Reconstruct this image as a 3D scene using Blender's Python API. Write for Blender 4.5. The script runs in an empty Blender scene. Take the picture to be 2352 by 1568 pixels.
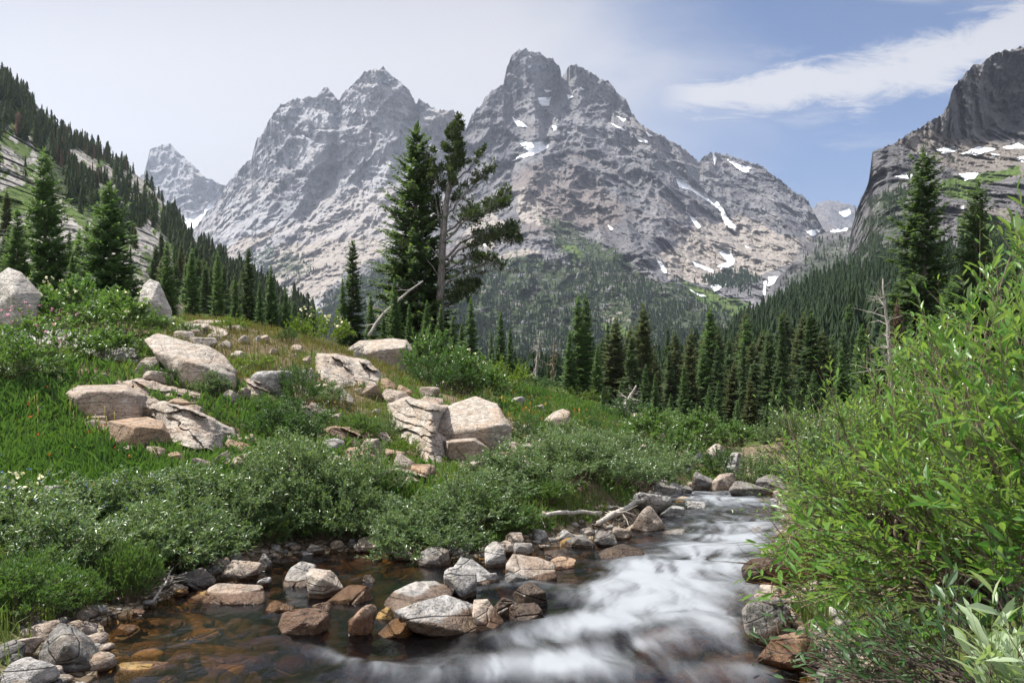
import bpy, bmesh, math, random
import numpy as np
from mathutils import Vector, Matrix, noise as mnoise
S = bpy.context.scene
COL = S.collection
# ---- photograph frame used for measuring: 2352 x 1568, camera level at (0,0,CZ) looking along +Y
F, CX, CY, CZ = 1700.0, 1176.0, 784.0, 2.2
def at(px, py, d):
    return np.array([d*(px-CX)/F, d, CZ + d*(CY-py)/F])
RNG = np.random.default_rng(7)

# ------------------------------------------------------------------ noise
_r = np.random.default_rng(3)
_perm = _r.permutation(256).astype(np.int64)
_g = _r.normal(size=(256,3)); _g /= np.linalg.norm(_g,axis=1)[:,None]
def pnoise(P):
    P = np.asarray(P, float)
    i = np.floor(P).astype(np.int64); f = P-i
    u = f*f*f*(f*(f*6-15)+10)
    out = np.zeros(len(P))
    for dx in (0,1):
        wx = u[:,0] if dx else 1-u[:,0]
        hx = _perm[(i[:,0]+dx)&255]
        for dy in (0,1):
            wy = u[:,1] if dy else 1-u[:,1]
            hy = _perm[(hx+i[:,1]+dy)&255]
            for dz in (0,1):
                wz = u[:,2] if dz else 1-u[:,2]
                g = _g[_perm[(hy+i[:,2]+dz)&255]]
                out += wx*wy*wz*(g[:,0]*(f[:,0]-dx)+g[:,1]*(f[:,1]-dy)+g[:,2]*(f[:,2]-dz))
    return out*1.6
def fbm(P, oct=5, lac=2.03, gain=.5, ridged=False, seed=0):
    P = np.asarray(P,float)+np.array([seed*17.13, seed*5.71, seed*9.37])
    a, s, o = 1.0, 0, np.zeros(len(P))
    w = 1.0
    for k in range(oct):
        n = pnoise(P)
        if ridged:
            n = (1-np.abs(n)*1.6); n = n*np.clip(n,0,2)
            o += a*n*w; w = np.clip(n*1.3,0,1)
        else: o += a*n
        s += a; a *= gain; P = P*lac+11.7
    return o/s

class RBF:
    def __init__(s, X, y, reg=1e-4):
        X = np.array(X,float); y=np.array(y,float); n=len(X)
        K = s.phi(X,X)+reg*np.eye(n); Q = np.c_[np.ones(n),X]
        A = np.zeros((n+3,n+3)); A[:n,:n]=K; A[:n,n:]=Q; A[n:,:n]=Q.T
        s.w = np.linalg.solve(A, np.r_[y,0,0,0]); s.X=X
    def phi(s,A,B):
        r2 = ((A[:,None,:]-B[None])**2).sum(2)
        return .5*r2*np.log(r2+1e-12)
    def __call__(s, P):
        P = np.asarray(P,float); o = np.empty(len(P))
        for k in range(0,len(P),20000):
            p = P[k:k+20000]
            o[k:k+20000] = s.phi(p,s.X)@s.w[:-3] + s.w[-3]+p@s.w[-2:]
        return o
def smooth(x,a,b):
    t = np.clip((x-a)/(b-a),0,1); return t*t*(3-2*t)
def inpoly(px,py,poly):
    poly = np.array(poly,float); c = np.zeros(np.shape(px),bool); n=len(poly)
    for k in range(n):
        x1,y1 = poly[k]; x2,y2 = poly[(k+1)%n]
        if y1==y2: continue
        m = ((y1>py)!=(y2>py)) & (px < (x2-x1)*(py-y1)/(y2-y1)+x1)
        c ^= m
    return c
def polydist(x,y,poly):
    """distance to a closed polygon's outline, positive inside"""
    poly = np.array(poly,float); d = np.full(np.shape(x),1e9); n=len(poly)
    for k in range(n):
        a=poly[k]; b=poly[(k+1)%n]; e=b-a
        t = np.clip(((x-a[0])*e[0]+(y-a[1])*e[1])/(e@e+1e-12),0,1)
        d = np.minimum(d, np.hypot(x-a[0]-t*e[0], y-a[1]-t*e[1]))
    return np.where(inpoly(x,y,poly), d, -d)
def linedist(x,y,line):
    d = np.full(np.shape(x),1e9)
    line=np.array(line,float)
    for a,b in zip(line[:-1],line[1:]):
        e=b-a; t=np.clip(((x-a[0])*e[0]+(y-a[1])*e[1])/(e@e+1e-12),0,1)
        d=np.minimum(d,np.hypot(x-a[0]-t*e[0],y-a[1]-t*e[1]))
    return d

# ------------------------------------------------------------------ mesh helpers
def np_mesh(name, V, faces, mats=(), smooth_=False, attrs=None, matidx=None):
    """faces: list of int arrays of shape (m,3) or (m,4)"""
    me = bpy.data.meshes.new(name)
    V = np.ascontiguousarray(V, np.float32)
    me.vertices.add(len(V)); me.vertices.foreach_set('co', V.ravel())
    faces = [np.asarray(f,np.int32) for f in faces if len(f)]
    loops = np.concatenate([f.ravel() for f in faces])
    cnt = np.concatenate([np.full(len(f), f.shape[1], np.int32) for f in faces])
    st = np.r_[0, np.cumsum(cnt)[:-1]].astype(np.int32)
    me.loops.add(len(loops)); me.loops.foreach_set('vertex_index', loops)
    me.polygons.add(len(cnt)); me.polygons.foreach_set('loop_start', st)
    if matidx is not None: me.polygons.foreach_set('material_index', np.asarray(matidx,np.int32))
    if smooth_: me.polygons.foreach_set('use_smooth', np.ones(len(cnt),bool))
    else: me.polygons.foreach_set('use_smooth', np.zeros(len(cnt),bool))
    for m in mats: me.materials.append(m)
    for k,v in (attrs or {}).items():
        a = me.attributes.new(k,'FLOAT','POINT'); a.data.foreach_set('value', np.ascontiguousarray(v,np.float32))
    me.update(calc_edges=True)
    return me
def link(name, me, parent=None, loc=None, rotz=0, scale=None, label=None, cat=None, group=None, kind=None):
    o = bpy.data.objects.new(name, me); COL.objects.link(o)
    if parent: o.parent = parent
    if loc is not None: o.location = [float(c) for c in loc]
    if rotz: o.rotation_euler = (0,0,rotz)
    if scale is not None: o.scale = scale if hasattr(scale,'__len__') else (scale,)*3
    for k,v in (('label',label),('category',cat),('group',group),('kind',kind)):
        if v: o[k]=v
    return o
class MB:
    """collects geometry pieces"""
    def __init__(s): s.V=[]; s.T=[]; s.Q=[]; s.n=0; s.A=[]
    def add(s, V, T=None, Q=None, attr=0.0):
        V=np.asarray(V,float)
        if T is not None and len(T): s.T.append(np.asarray(T)+s.n)
        if Q is not None and len(Q): s.Q.append(np.asarray(Q)+s.n)
        s.V.append(V); s.n += len(V)
        s.A.append(np.broadcast_to(np.asarray(attr,float),(len(V),)))
    def tube(s, pts, radii, k=6, attr=0.0, cap=True):
        pts=np.asarray(pts,float); n=len(pts); radii=np.broadcast_to(np.asarray(radii,float),(n,))
        tg=np.gradient(pts,axis=0); tg/=np.linalg.norm(tg,axis=1)[:,None]+1e-9
        ref=np.array([.31,.17,.93]); 
        if abs(tg.mean(0)@ref)>.9*np.linalg.norm(tg.mean(0)): ref=np.array([.93,.2,.1])
        u=np.cross(tg,ref); u/=np.linalg.norm(u,axis=1)[:,None]+1e-9
        w=np.cross(tg,u)
        a=np.arange(k)*2*math.pi/k
        ring=pts[:,None,:]+radii[:,None,None]*(np.cos(a)[None,:,None]*u[:,None,:]+np.sin(a)[None,:,None]*w[:,None,:])
        V=ring.reshape(-1,3)
        i,j=np.meshgrid(np.arange(n-1),np.arange(k),indexing='ij'); j2=(j+1)%k
        Q=np.stack([i*k+j,i*k+j2,(i+1)*k+j2,(i+1)*k+j],-1).reshape(-1,4)
        T=None
        if cap:
            V=np.vstack([V,pts[-1:],pts[:1]]); c=n*k
            jj=np.arange(k)
            T=np.r_[np.stack([(n-1)*k+jj,(n-1)*k+(jj+1)%k,np.full(k,c)],-1), np.stack([(jj+1)%k,jj,np.full(k,c+1)],-1)]
        s.add(V,T,Q,attr)
    def mesh(s,name,mats,smooth_=False,aname='tint'):
        V=np.vstack(s.V); fs=[]
        if s.T: fs.append(np.vstack(s.T))
        if s.Q: fs.append(np.vstack(s.Q))
        return np_mesh(name,V,fs,mats,smooth_,{aname:np.concatenate(s.A)})

# ------------------------------------------------------------------ node material helper
class NT:
    def __init__(s,name,world=None):
        if world: s.nt=world.node_tree
        else:
            s.m=bpy.data.materials.new(name); s.m.use_nodes=True; s.nt=s.m.node_tree
        s.nt.nodes.clear()
    def n(s,t,**kw):
        nd=s.nt.nodes.new(t)
        ins=kw.pop('ins',{})
        for k,v in kw.items(): setattr(nd,k,v)
        for k,v in ins.items(): s.set(nd.inputs[k],v)
        return nd
    def set(s,sock,v):
        if isinstance(v,bpy.types.NodeSocket): s.nt.links.new(v,sock)
        elif isinstance(v,bpy.types.Node): s.nt.links.new(v.outputs[0],sock)
        elif hasattr(v,'__len__') and len(v)==3 and sock.type=='RGBA': sock.default_value=(*v,1)
        else: sock.default_value=v
    def math(s,op,a,b=0.0,c=0.0,clamp=False):
        nd=s.n('ShaderNodeMath',operation=op,use_clamp=clamp)
        s.set(nd.inputs[0],a); s.set(nd.inputs[1],b); s.set(nd.inputs[2],c); return nd.outputs[0]
    def mix(s,f,a,b):
        nd=s.n('ShaderNodeMix',data_type='RGBA'); s.set(nd.inputs[0],f); s.set(nd.inputs[6],a); s.set(nd.inputs[7],b); return nd.outputs[2]
    def mul(s,f,a,b):
        nd=s.n('ShaderNodeMix',data_type='RGBA',blend_type='MULTIPLY'); s.set(nd.inputs[0],f); s.set(nd.inputs[6],a); s.set(nd.inputs[7],b); return nd.outputs[2]
    def noise(s,vec,scale,detail=5,rough=.6,dist=0.0,out=0,**k):
        nd=s.n('ShaderNodeTexNoise',**k); s.set(nd.inputs['Vector'],vec); s.set(nd.inputs['Scale'],scale)
        nd.inputs['Detail'].default_value=detail; nd.inputs['Roughness'].default_value=rough; nd.inputs['Distortion'].default_value=dist
        return nd.outputs[out]
    def vor(s,vec,scale,feature='F1',out='Distance',rnd=1.0):
        nd=s.n('ShaderNodeTexVoronoi',feature=feature); s.set(nd.inputs['Vector'],vec); s.set(nd.inputs['Scale'],scale); nd.inputs['Randomness'].default_value=rnd
        return nd.outputs[out]
    def map(s,vec,loc=(0,0,0),rot=(0,0,0),scale=(1,1,1)):
        nd=s.n('ShaderNodeMapping'); s.set(nd.inputs[0],vec); nd.inputs[1].default_value=loc; nd.inputs[2].default_value=rot; nd.inputs[3].default_value=scale; return nd.outputs[0]
    def ramp(s,f,*stops,interp='LINEAR'):
        nd=s.n('ShaderNodeValToRGB'); s.set(nd.inputs[0],f); cr=nd.color_ramp; cr.interpolation=interp
        while len(cr.elements)<len(stops): cr.elements.new(.5)
        for e,(p,c) in zip(cr.elements,stops):
            e.position=p; e.color=(c,c,c,1) if not hasattr(c,'__len__') else (*c,1)
        return nd.outputs[0]
    def ss(s,f,a,b):
        nd=s.n('ShaderNodeMapRange',interpolation_type='SMOOTHSTEP'); s.set(nd.inputs[0],f); nd.inputs[1].default_value=a; nd.inputs[2].default_value=b; return nd.outputs[0]
    def attr(s,name,out='Fac'):
        return s.n('ShaderNodeAttribute',attribute_name=name).outputs[out]
    def coord(s,out='Object'): return s.n('ShaderNodeTexCoord').outputs[out]
    def pos(s): return s.n('ShaderNodeNewGeometry').outputs['Position']
    def bump(s,h,strength,dist,normal=None):
        nd=s.n('ShaderNodeBump'); nd.inputs['Strength'].default_value=strength; nd.inputs['Distance'].default_value=dist; s.set(nd.inputs['Height'],h)
        if normal is not None: s.set(nd.inputs['Normal'],normal)
        return nd.outputs[0]
    def bsdf(s,color,rough=.8,normal=None,spec=.3,**ins):
        nd=s.n('ShaderNodeBsdfPrincipled'); s.set(nd.inputs['Base Color'],color); s.set(nd.inputs['Roughness'],rough)
        s.set(nd.inputs['Specular IOR Level'],spec)
        if normal is not None: s.set(nd.inputs['Normal'],normal)
        for k,v in ins.items(): s.set(nd.inputs[k],v)
        return nd.outputs[0]
    def out(s,sh,vol=None):
        o=s.n('ShaderNodeOutputMaterial')
        if sh is not None: s.set(o.inputs['Surface'],sh)
        if vol is not None: s.set(o.inputs['Volume'],vol)
        return s.m

# ------------------------------------------------------------------ materials
def mat_rock(name, light, dark, stain, stain_amt=.5, lichen=.5, scale=1.0, rough=.85):
    t=NT(name); p=t.coord('Object'); inf=t.n('ShaderNodeObjectInfo').outputs['Random']
    off=t.n('ShaderNodeVectorMath',operation='SCALE'); t.set(off.inputs[0],(13.1,7.7,5.3)); t.set(off.inputs[3],t.math('MULTIPLY',inf,9.0))
    pv=t.n('ShaderNodeVectorMath',operation='ADD'); t.set(pv.inputs[0],p); t.set(pv.inputs[1],off.outputs[0]); v=pv.outputs[0]
    big=t.noise(v,1.6*scale,6,.62,.3); fine=t.noise(v,22*scale,5,.7); mid=t.noise(v,6*scale,6,.65,.6)
    sp=t.vor(v,70*scale)
    c=t.mix(t.ss(mid,.38,.62),dark,light)
    c=t.mix(t.math('MULTIPLY',t.ss(big,.42,.66),stain_amt),c,stain)
    c=t.mix(t.math('MULTIPLY',t.ss(fine,.50,.64),.75),c,(dark[0]*.45,dark[1]*.45,dark[2]*.45))
    c=t.mix(t.math('MULTIPLY',t.ss(t.noise(v,9*scale,4,.6,.2),.58,.66),lichen),c,(.40,.40,.33))
    c=t.mix(t.math('MULTIPLY',t.ss(t.noise(v,13*scale,4,.6,.4,out=0),.60,.66),lichen*.8),c,(.045,.045,.042))
    st=t.map(v,(0,0,0),(.5,.35,0),(1,1,4.5))
    cr=t.math('SUBTRACT',1,t.ss(t.vor(st,1.3*scale,'DISTANCE_TO_EDGE'),0,.035))
    c=t.mix(t.math('MULTIPLY',cr,.14),c,(.05,.045,.04))
    wet=t.attr('wet')
    wetn=t.ss(t.math('ADD',wet,t.math('MULTIPLY',t.math('SUBTRACT',mid,.5),.9)),.35,.6)
    c=t.mix(wetn,c,t.mul(1.0,c,(.36,.26,.19)))
    h=t.math('ADD',t.math('MULTIPLY',big,.6),t.math('ADD',t.math('MULTIPLY',mid,.35),t.math('MULTIPLY',fine,.12)))
    h=t.math('SUBTRACT',h,t.math('MULTIPLY',cr,.12)); h=t.math('ADD',h,t.math('MULTIPLY',sp,.03))
    nrm=t.bump(h,1.0,.16/scale)
    r=t.math('SUBTRACT',rough,t.math('MULTIPLY',wetn,rough-.38))
    return t.out(t.bsdf(c,r,nrm,.35))
M={}
M['granite']=mat_rock('pale_granite',(.46,.415,.365),(.27,.232,.195),(.37,.27,.195),.65,.5)
M['granite_white']=mat_rock('white_granite',(.58,.55,.505),(.35,.325,.295),(.46,.38,.31),.45,.35)
M['granite_grey']=mat_rock('grey_granite',(.42,.41,.40),(.21,.205,.20),(.30,.24,.19),.35,.6)
M['granite_dark']=mat_rock('dark_granite',(.21,.20,.19),(.10,.095,.09),(.19,.13,.085),.5,.4)
M['granite_tan']=mat_rock('tan_granite',(.40,.345,.30),(.235,.19,.155),(.33,.235,.165),.7,.4)
M['granite_orange']=mat_rock('rust_granite',(.36,.265,.19),(.20,.135,.095),(.36,.23,.14),.7,.3)
M['granite_amber']=mat_rock('amber_stone',(.30,.19,.065),(.16,.10,.035),(.24,.14,.04),.6,.1)
M['pebble']=mat_rock('pebble_stone',(.34,.29,.24),(.15,.12,.095),(.28,.18,.11),.5,.3,3.0)

def mat_leaf(name, c1, c2, trans=.5, rough=.45, spec=.5, under=None, k=1.0):
    c1=tuple(q*k for q in c1); c2=tuple(q*k for q in c2)
    t=NT(name); tint=t.attr('tint'); inf=t.n('ShaderNodeObjectInfo').outputs['Random']
    f=t.math('ADD',t.math('MULTIPLY',tint,1-.35),t.math('MULTIPLY',inf,.35),clamp=True)
    c=t.mix(f,c1,c2)
    if under:
        c=t.mix(t.math('MULTIPLY',t.n('ShaderNodeNewGeometry').outputs['Backfacing'],.7),c,under)
    b=t.bsdf(c,rough,None,spec)
    tr=t.n('ShaderNodeBsdfTranslucent'); t.set(tr.inputs[0],t.mul(1.0,c,(1.35,1.5,.55)))
    ms=t.n('ShaderNodeMixShader'); t.set(ms.inputs[0],trans); t.set(ms.inputs[1],b); t.set(ms.inputs[2],tr.outputs[0])
    return t.out(ms.outputs[0])
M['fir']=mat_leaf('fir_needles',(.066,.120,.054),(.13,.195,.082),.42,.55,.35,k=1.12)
M['fir_dark']=mat_leaf('spruce_needles',(.056,.094,.050),(.105,.15,.070),.38,.6,.3)
M['fir_olive']=mat_leaf('olive_needles',(.068,.088,.040),(.115,.132,.058),.36,.6,.3,k=1.1)
M['pine']=mat_leaf('pine_needles',(.036,.058,.026),(.080,.105,.042),.28,.55,.35)
M['fir_far']=mat_leaf('far_needles',(.028,.052,.032),(.068,.098,.052),.3,.8,.1)
M['fir_slope']=mat_leaf('slope_needles',(.017,.034,.023),(.044,.066,.037),.15,.9,.05)
M['fir_hill']=mat_leaf('hill_needles',(.042,.064,.040),(.105,.125,.080),.3,.8,.1)
M['fir_dead']=mat_leaf('dead_needles',(.12,.09,.075),(.20,.12,.085),.1,.8,.1)
M['willow']=mat_leaf('grey_willow_leaf',(.050,.110,.036),(.145,.215,.095),.34,.36,.55,(.17,.21,.14),k=1.08)
M['willow_near']=mat_leaf('willow_leaf',(.046,.128,.016),(.128,.238,.036),.46,.34,.5,(.17,.22,.10),k=1.15)
M['shrub']=mat_leaf('green_shrub_leaf',(.052,.108,.034),(.12,.185,.065),.35,.36,.6,k=1.2)
M['shrub_dark']=mat_leaf('dark_shrub_leaf',(.026,.065,.022),(.065,.12,.038),.3,.4,.5,k=1.25)
M['shrub_lime']=mat_leaf('lime_shrub_leaf',(.09,.15,.025),(.16,.22,.045),.4,.45,.4)
M['grass']=mat_leaf('grass_blade',(.058,.098,.028),(.165,.195,.070),.4,.5,.3,k=1.2)
M['drygrass']=mat_leaf('dry_grass',(.105,.105,.036),(.185,.155,.062),.3,.6,.2)
M['broad']=mat_leaf('broad_leaf',(.050,.105,.032),(.120,.190,.058),.36,.42,.45,k=1.2)
M['pale']=mat_leaf('pale_leaf',(.20,.27,.16),(.32,.40,.25),.35,.4,.5)
def mat_plain(name,c,rough=.7,trans=0):
    t=NT(name); b=t.bsdf(c,rough)
    return t.out(b)
M['fl_red']=mat_plain('red_petal',(.75,.10,.03)); M['fl_yellow']=mat_plain('yellow_petal',(.72,.55,.06))
M['fl_cream']=mat_plain('cream_petal',(.75,.72,.45)); M['fl_blue']=mat_plain('blue_petal',(.25,.33,.70)); M['fl_pink']=mat_plain('pink_petal',(.65,.28,.38))
M['fl_orange']=mat_plain('orange_leaf',(.45,.24,.03))
def mat_bark(name,a,b,sc=14):
    t=NT(name); v=t.map(t.coord('Object'),scale=(1,1,.22)); n=t.noise(v,sc,6,.7); g=t.noise(t.coord('Object'),3,4,.6)
    c=t.mix(t.ss(n,.35,.65),a,b); c=t.mul(.6,c,t.ramp(g,(.3,.55),(.7,1.0)))
    return t.out(t.bsdf(c,.9,t.bump(n,.7,.03),.15))
M['bark']=mat_bark('fir_bark',(.075,.062,.052),(.20,.18,.16)); M['bark_grey']=mat_bark('grey_pine_bark',(.10,.09,.082),(.27,.25,.235))
M['deadwood']=mat_bark('bleached_wood',(.22,.20,.18),(.48,.45,.41),20); M['driftwood']=mat_bark('driftwood',(.36,.33,.29),(.62,.58,.52),20)
M['twig']=mat_bark('willow_bark',(.14,.105,.07),(.32,.26,.19),30); M['twig_dark']=mat_bark('dark_willow_bark',(.06,.048,.04),(.15,.12,.10),30)
M['twig_red']=mat_bark('reddish_twig',(.15,.075,.045),(.28,.17,.10),30)
# ================================================================== stream course and ground
def zw(y):
    y=np.asarray(y,float)
    return np.where(y<25,-.14*(y-4.8),-2.828-.22*(y-25))
LEFT=[(-2.0,1.5),(-2.4,3.4),(-2.7,4.8),(-3.05,5.6),(-3.55,6.4),(-3.4,7.26),(-3.45,8.4),(-3.45,9.6),(-2.9,10.5),(-2.15,10.6),(-.72,9.75),(.15,10.5),(.83,11.4),(1.67,12.7),(2.6,14.6),(3.87,20.3),(5.4,24.1),(8.4,30),(13,40),(20,60)]
RIGHT=[(26,60),(17.5,40),(12.0,30),(8.5,24),(5.27,14.6),(3.27,9.7),(2.35,7.26),(1.9,5.66),(1.9,4.8),(1.75,4),(1.5,1.5)]
STREAM=LEFT+RIGHT
GP=[ # px,py,d of the ground
 (0,1300,7.5),(150,1440,5.6),(-500,1250,6),(-500,1000,10),(-600,800,20),(-600,690,40),(-600,620,90),
 (0,1440,5.2),(130,1150,10.5),(400,1120,11),(620,1100,12.5),(850,1090,13),(1050,1090,13.5),(1200,1080,15),(1400,1080,18),
 (150,1000,13),(350,1050,12),(300,905,15),(450,915,15.5),(0,890,14),(0,765,20),(200,800,19),(450,790,21),(540,880,17),(700,960,16.5),(800,1040,14.5),
 (620,765,25),(780,806,27),(880,835,28),(900,955,19),(1100,940,21),(1170,1005,19),(1030,1075,15.5),
 (1000,890,27),(1150,895,32),(1300,925,32),(1270,985,26),(1400,1005,28),(1250,1055,19),(1450,965,38),(1500,1065,27),(1600,1085,30),(1650,1105,32),
 (100,725,30),(300,745,34),(450,755,38),(600,780,40),(800,815,45),(950,838,46),(1150,880,46),(1350,915,50),(1450,955,55),(1600,1005,55),(1700,1060,45),
 (0,690,60),(300,705,60),(600,755,70),(0,640,120),(300,670,120),(600,760,120),(800,840,90),(900,860,80),(1200,905,90),(1400,950,95),(1500,965,95),(1700,985,90),(1900,980,70),
 (700,800,300),(1100,860,300),(1400,885,300),(1700,868,250),(1950,800,250),(2300,760,250),(1400,850,900),(1000,842,900),(600,800,900),(1800,800,900),(1400,830,1700),(1000,820,1700),(1800,790,1700),
 (1900,1010,45),(2000,950,45),(2120,870,40),(2352,850,40),(2700,750,40),(2352,1000,22),(2000,1120,20),(1850,1085,32),(2352,1150,12),(2000,1250,10),(2100,1345,7),(2352,1310,6.5),(2352,1600,3.5),(2900,1500,4),(2900,1000,12),(2900,800,60),
 (-300,1500,4.2),(-300,1900,2.2),(1000,1700,4),(1176,2500,2.2),(2600,2300,2.0),(1176,1450,6),(1500,1300,10)]
_k=5.0
_G=RBF([(p/400.,_k*math.log(d)) for p,_,d in GP],[(CY-y)/F for _,y,_ in GP],1e-3)
def gz(X,Y):
    X=np.atleast_1d(np.asarray(X,float)); Y=np.atleast_1d(np.asarray(Y,float))
    px=CX+F*X/Y
    z=CZ+Y*_G(np.c_[px/400.,_k*np.log(Y)])
    P=np.c_[X,Y,np.zeros(len(X))]
    near=1-smooth(Y,60,140)
    z=z+near*(.10*fbm(P/2.2,3,seed=1)+.05*fbm(P/.6,3,seed=2))+(1-near)*2.0*fbm(P/40.,3,seed=3)
    m=Y<70
    if m.any():
        s=np.full(len(X),-99.); s[m]=polydist(X[m],Y[m],STREAM)
        w=zw(Y)
        bank=np.maximum(z,w+.03+.16*np.clip(-s,0,2.0))
        zo=np.where(-s<2.5, w+.02+(bank-w)*smooth(-s,-.05,1.1)+.0, z)
        bed=w-.06-np.minimum(.42,.20*np.maximum(s,0))+.05*fbm(P/.45,3,seed=5)*np.clip(s*3,0,1)
        zc=np.where(s>0,bed,zo); fade=smooth(Y,27,35)
        z=np.where(m, zc*(1-fade)+z*fade, z)
    return z
_DL=np.exp(np.linspace(math.log(2.6),math.log(1500),1400))
def hit(px,py,dmin=2.6):
    """where the sight line through a picture point meets the ground or the water"""
    X=_DL*(px-CX)/F; zr=CZ+_DL*(CY-py)/F
    g=gz(X,_DL); g=np.where((_DL<60)&(g<zw(_DL)),zw(_DL),g)
    k=np.where((zr<g)&(_DL>=dmin))[0]
    k=k[0] if len(k) else len(_DL)-1
    d=_DL[k]; return np.array([X[k],d,g[k]])
# ground sheet, finer near the camera
_gx=np.linspace(-900,3250,560); _gd=np.exp(np.linspace(math.log(1.6),math.log(1750),460))
_GX,_GD=np.meshgrid(_gx,_gd)
gX=(_GD*(_GX-CX)/F).ravel(); gY=_GD.ravel(); gZ=gz(gX,gY)
def gridfaces(nr,nc):
    i,j=np.meshgrid(np.arange(nr-1),np.arange(nc-1),indexing='ij'); a=i*nc+j
    return np.stack([a,a+1,a+nc+1,a+nc],-1).reshape(-1,4)
_sd=np.full(len(gX),-50.); _m=gY<70; _sd[_m]=polydist(gX[_m],gY[_m],STREAM)
def bare_mask(X,Y):
    P=np.c_[X,Y,np.zeros(len(X))]; px=CX+F*X/Y
    n=fbm(P/2.6,4,seed=21)
    dry=np.exp(-((px-650)/260)**2-((np.log(Y)-math.log(24))/.35)**2)+np.exp(-((px-820)/110)**2-((np.log(Y)-math.log(14.5))/.2)**2)*1.2
    return smooth(n+.5*dry+.10*smooth(Y,11,16),.02,.5)
t=NT('ground_mat'); p=t.pos()
n1=t.noise(p,.55,6,.65,.4); n2=t.noise(p,7,6,.7); n3=t.noise(p,45,4,.7)
soil=t.mix(t.ss(n2,.35,.65),(.075,.052,.034),(.20,.155,.105)); soil=t.mix(t.math('MULTIPLY',t.ss(n3,.5,.7),.5),soil,(.26,.22,.17))
green=t.mix(t.ss(n2,.35,.65),(.035,.06,.015),(.10,.115,.032))
c=t.mix(t.ss(t.math('ADD',t.attr('bare'),t.math('MULTIPLY',t.math('SUBTRACT',n1,.5),.5)),.35,.6),green,soil)
farg=t.mix(t.ss(t.noise(p,.05,5,.6),.4,.6),(.030,.05,.018),(.065,.075,.03))
c=t.mix(t.attr('far'),c,farg)
# shore gravel and stream bed
v1=t.vor(p,9,'F1','Color'); v2=t.vor(p,9,'DISTANCE_TO_EDGE')
peb=t.mix(t.ss(t.n('ShaderNodeSeparateColor',ins={0:v1}).outputs[0],0,1),(.09,.065,.042),(.33,.27,.20)); peb=t.mul(t.math('SUBTRACT',1,t.ss(v2,0,.12)),peb,(.25,.22,.2))
c=t.mix(t.attr('shore'),c,peb)
bedc=t.mix(t.ss(t.noise(p,2.2,5,.65,.5),.38,.62),(.035,.022,.009),(.19,.115,.036)); bedc=t.mul(.7,bedc,t.mix(t.ss(v2,0,.2),(.3,.3,.3),(1,1,1)))
c=t.mix(t.attr('bed'),c,bedc)
h=t.math('ADD',t.math('MULTIPLY',n2,.6),t.math('MULTIPLY',n3,.25))
h=t.math('ADD',h,t.math('MULTIPLY',t.math('MULTIPLY',v2,1.5),t.attr('shore')))
ground_mat=t.out(t.bsdf(c,.95,t.bump(h,.8,.08),.1))
me=np_mesh('ground',np.c_[gX,gY,gZ],[gridfaces(460,560)],[ground_mat],True,
  dict(bare=np.where(gY<80,bare_mask(gX,gY),0),far=smooth(gY,60,110),shore=smooth(_sd,-.75,-.25)*(1-smooth(gY,30,60)),bed=smooth(_sd,-.02,.12)*(1-smooth(gY,26,31))))
link('ground',me,kind='structure')

# ================================================================== water
_wy=np.exp(np.linspace(math.log(1.7),math.log(36),420)); _wu=np.linspace(0,1,230)
lx=np.interp(_wy,[a[1] for a in LEFT][:8]+[10.7]+[a[1] for a in LEFT[12:]],[a[0] for a in LEFT][:8]+[-3.3]+[a[0] for a in LEFT[12:]])-1.0
rx=np.interp(_wy,[a[1] for a in RIGHT][::-1],[a[0] for a in RIGHT][::-1])+1.0
WX=lx[:,None]+(rx-lx)[:,None]*_wu[None]; WY=np.repeat(_wy[:,None],230,1)
wX=WX.ravel(); wY=WY.ravel()
wsd=polydist(wX,wY,STREAM)
wz0=zw(wY); wpx=CX+F*wX/wY; wpy=CY-F*(wz0-CZ)/wY
# foam patches of the rapid: centre, half sizes, tilt, strength
FOAM=[(1690,1150,95,14,0,.95),(1620,1142,70,9,0,.75),(1650,1180,90,12,-.05,.55),(1700,1215,75,18,-.1,.8),(1580,1212,75,9,-.08,.5),(1670,1255,95,24,-.15,.85),(1560,1285,120,26,-.2,1.0),(1690,1300,55,20,-.2,.75),
 (1500,1330,120,28,-.22,1.1),(1420,1345,70,16,-.25,.6),(1590,1345,110,24,-.1,.95),(1560,1390,150,22,-.12,.75),(1440,1400,80,18,.1,.7),(1460,1432,140,20,-.06,.95),(1330,1452,140,20,-.1,.8),(1240,1475,90,13,-.1,.6),(1640,1435,40,22,.6,.7),(1680,1485,55,16,.5,.75),
 (1330,1515,150,24,-.06,.85),(1230,1545,140,18,.05,.7),(1480,1500,110,15,-.1,.6),(1050,1560,160,12,.03,.5),(840,1535,80,14,.3,.55),(770,1510,50,8,.35,.4),(960,1440,60,8,.2,.4),(1230,1345,60,9,.1,.55),(1160,1345,45,8,0,.45),(620,1285,60,6,0,.32),(1000,1330,50,6,0,.3),(800,1330,60,6,.1,.25),(1560,1470,90,12,-.2,.45),(1100,1600,400,30,0,.5),(1450,1545,260,22,.03,.6),(1600,1400,120,40,.1,.4),(1700,1545,60,14,.2,.35),(1740,1340,30,60,.1,.35)]
cx=np.interp(wY,_wy,(lx+rx)/2); wid=np.interp(wY,_wy,(rx-lx))
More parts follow.
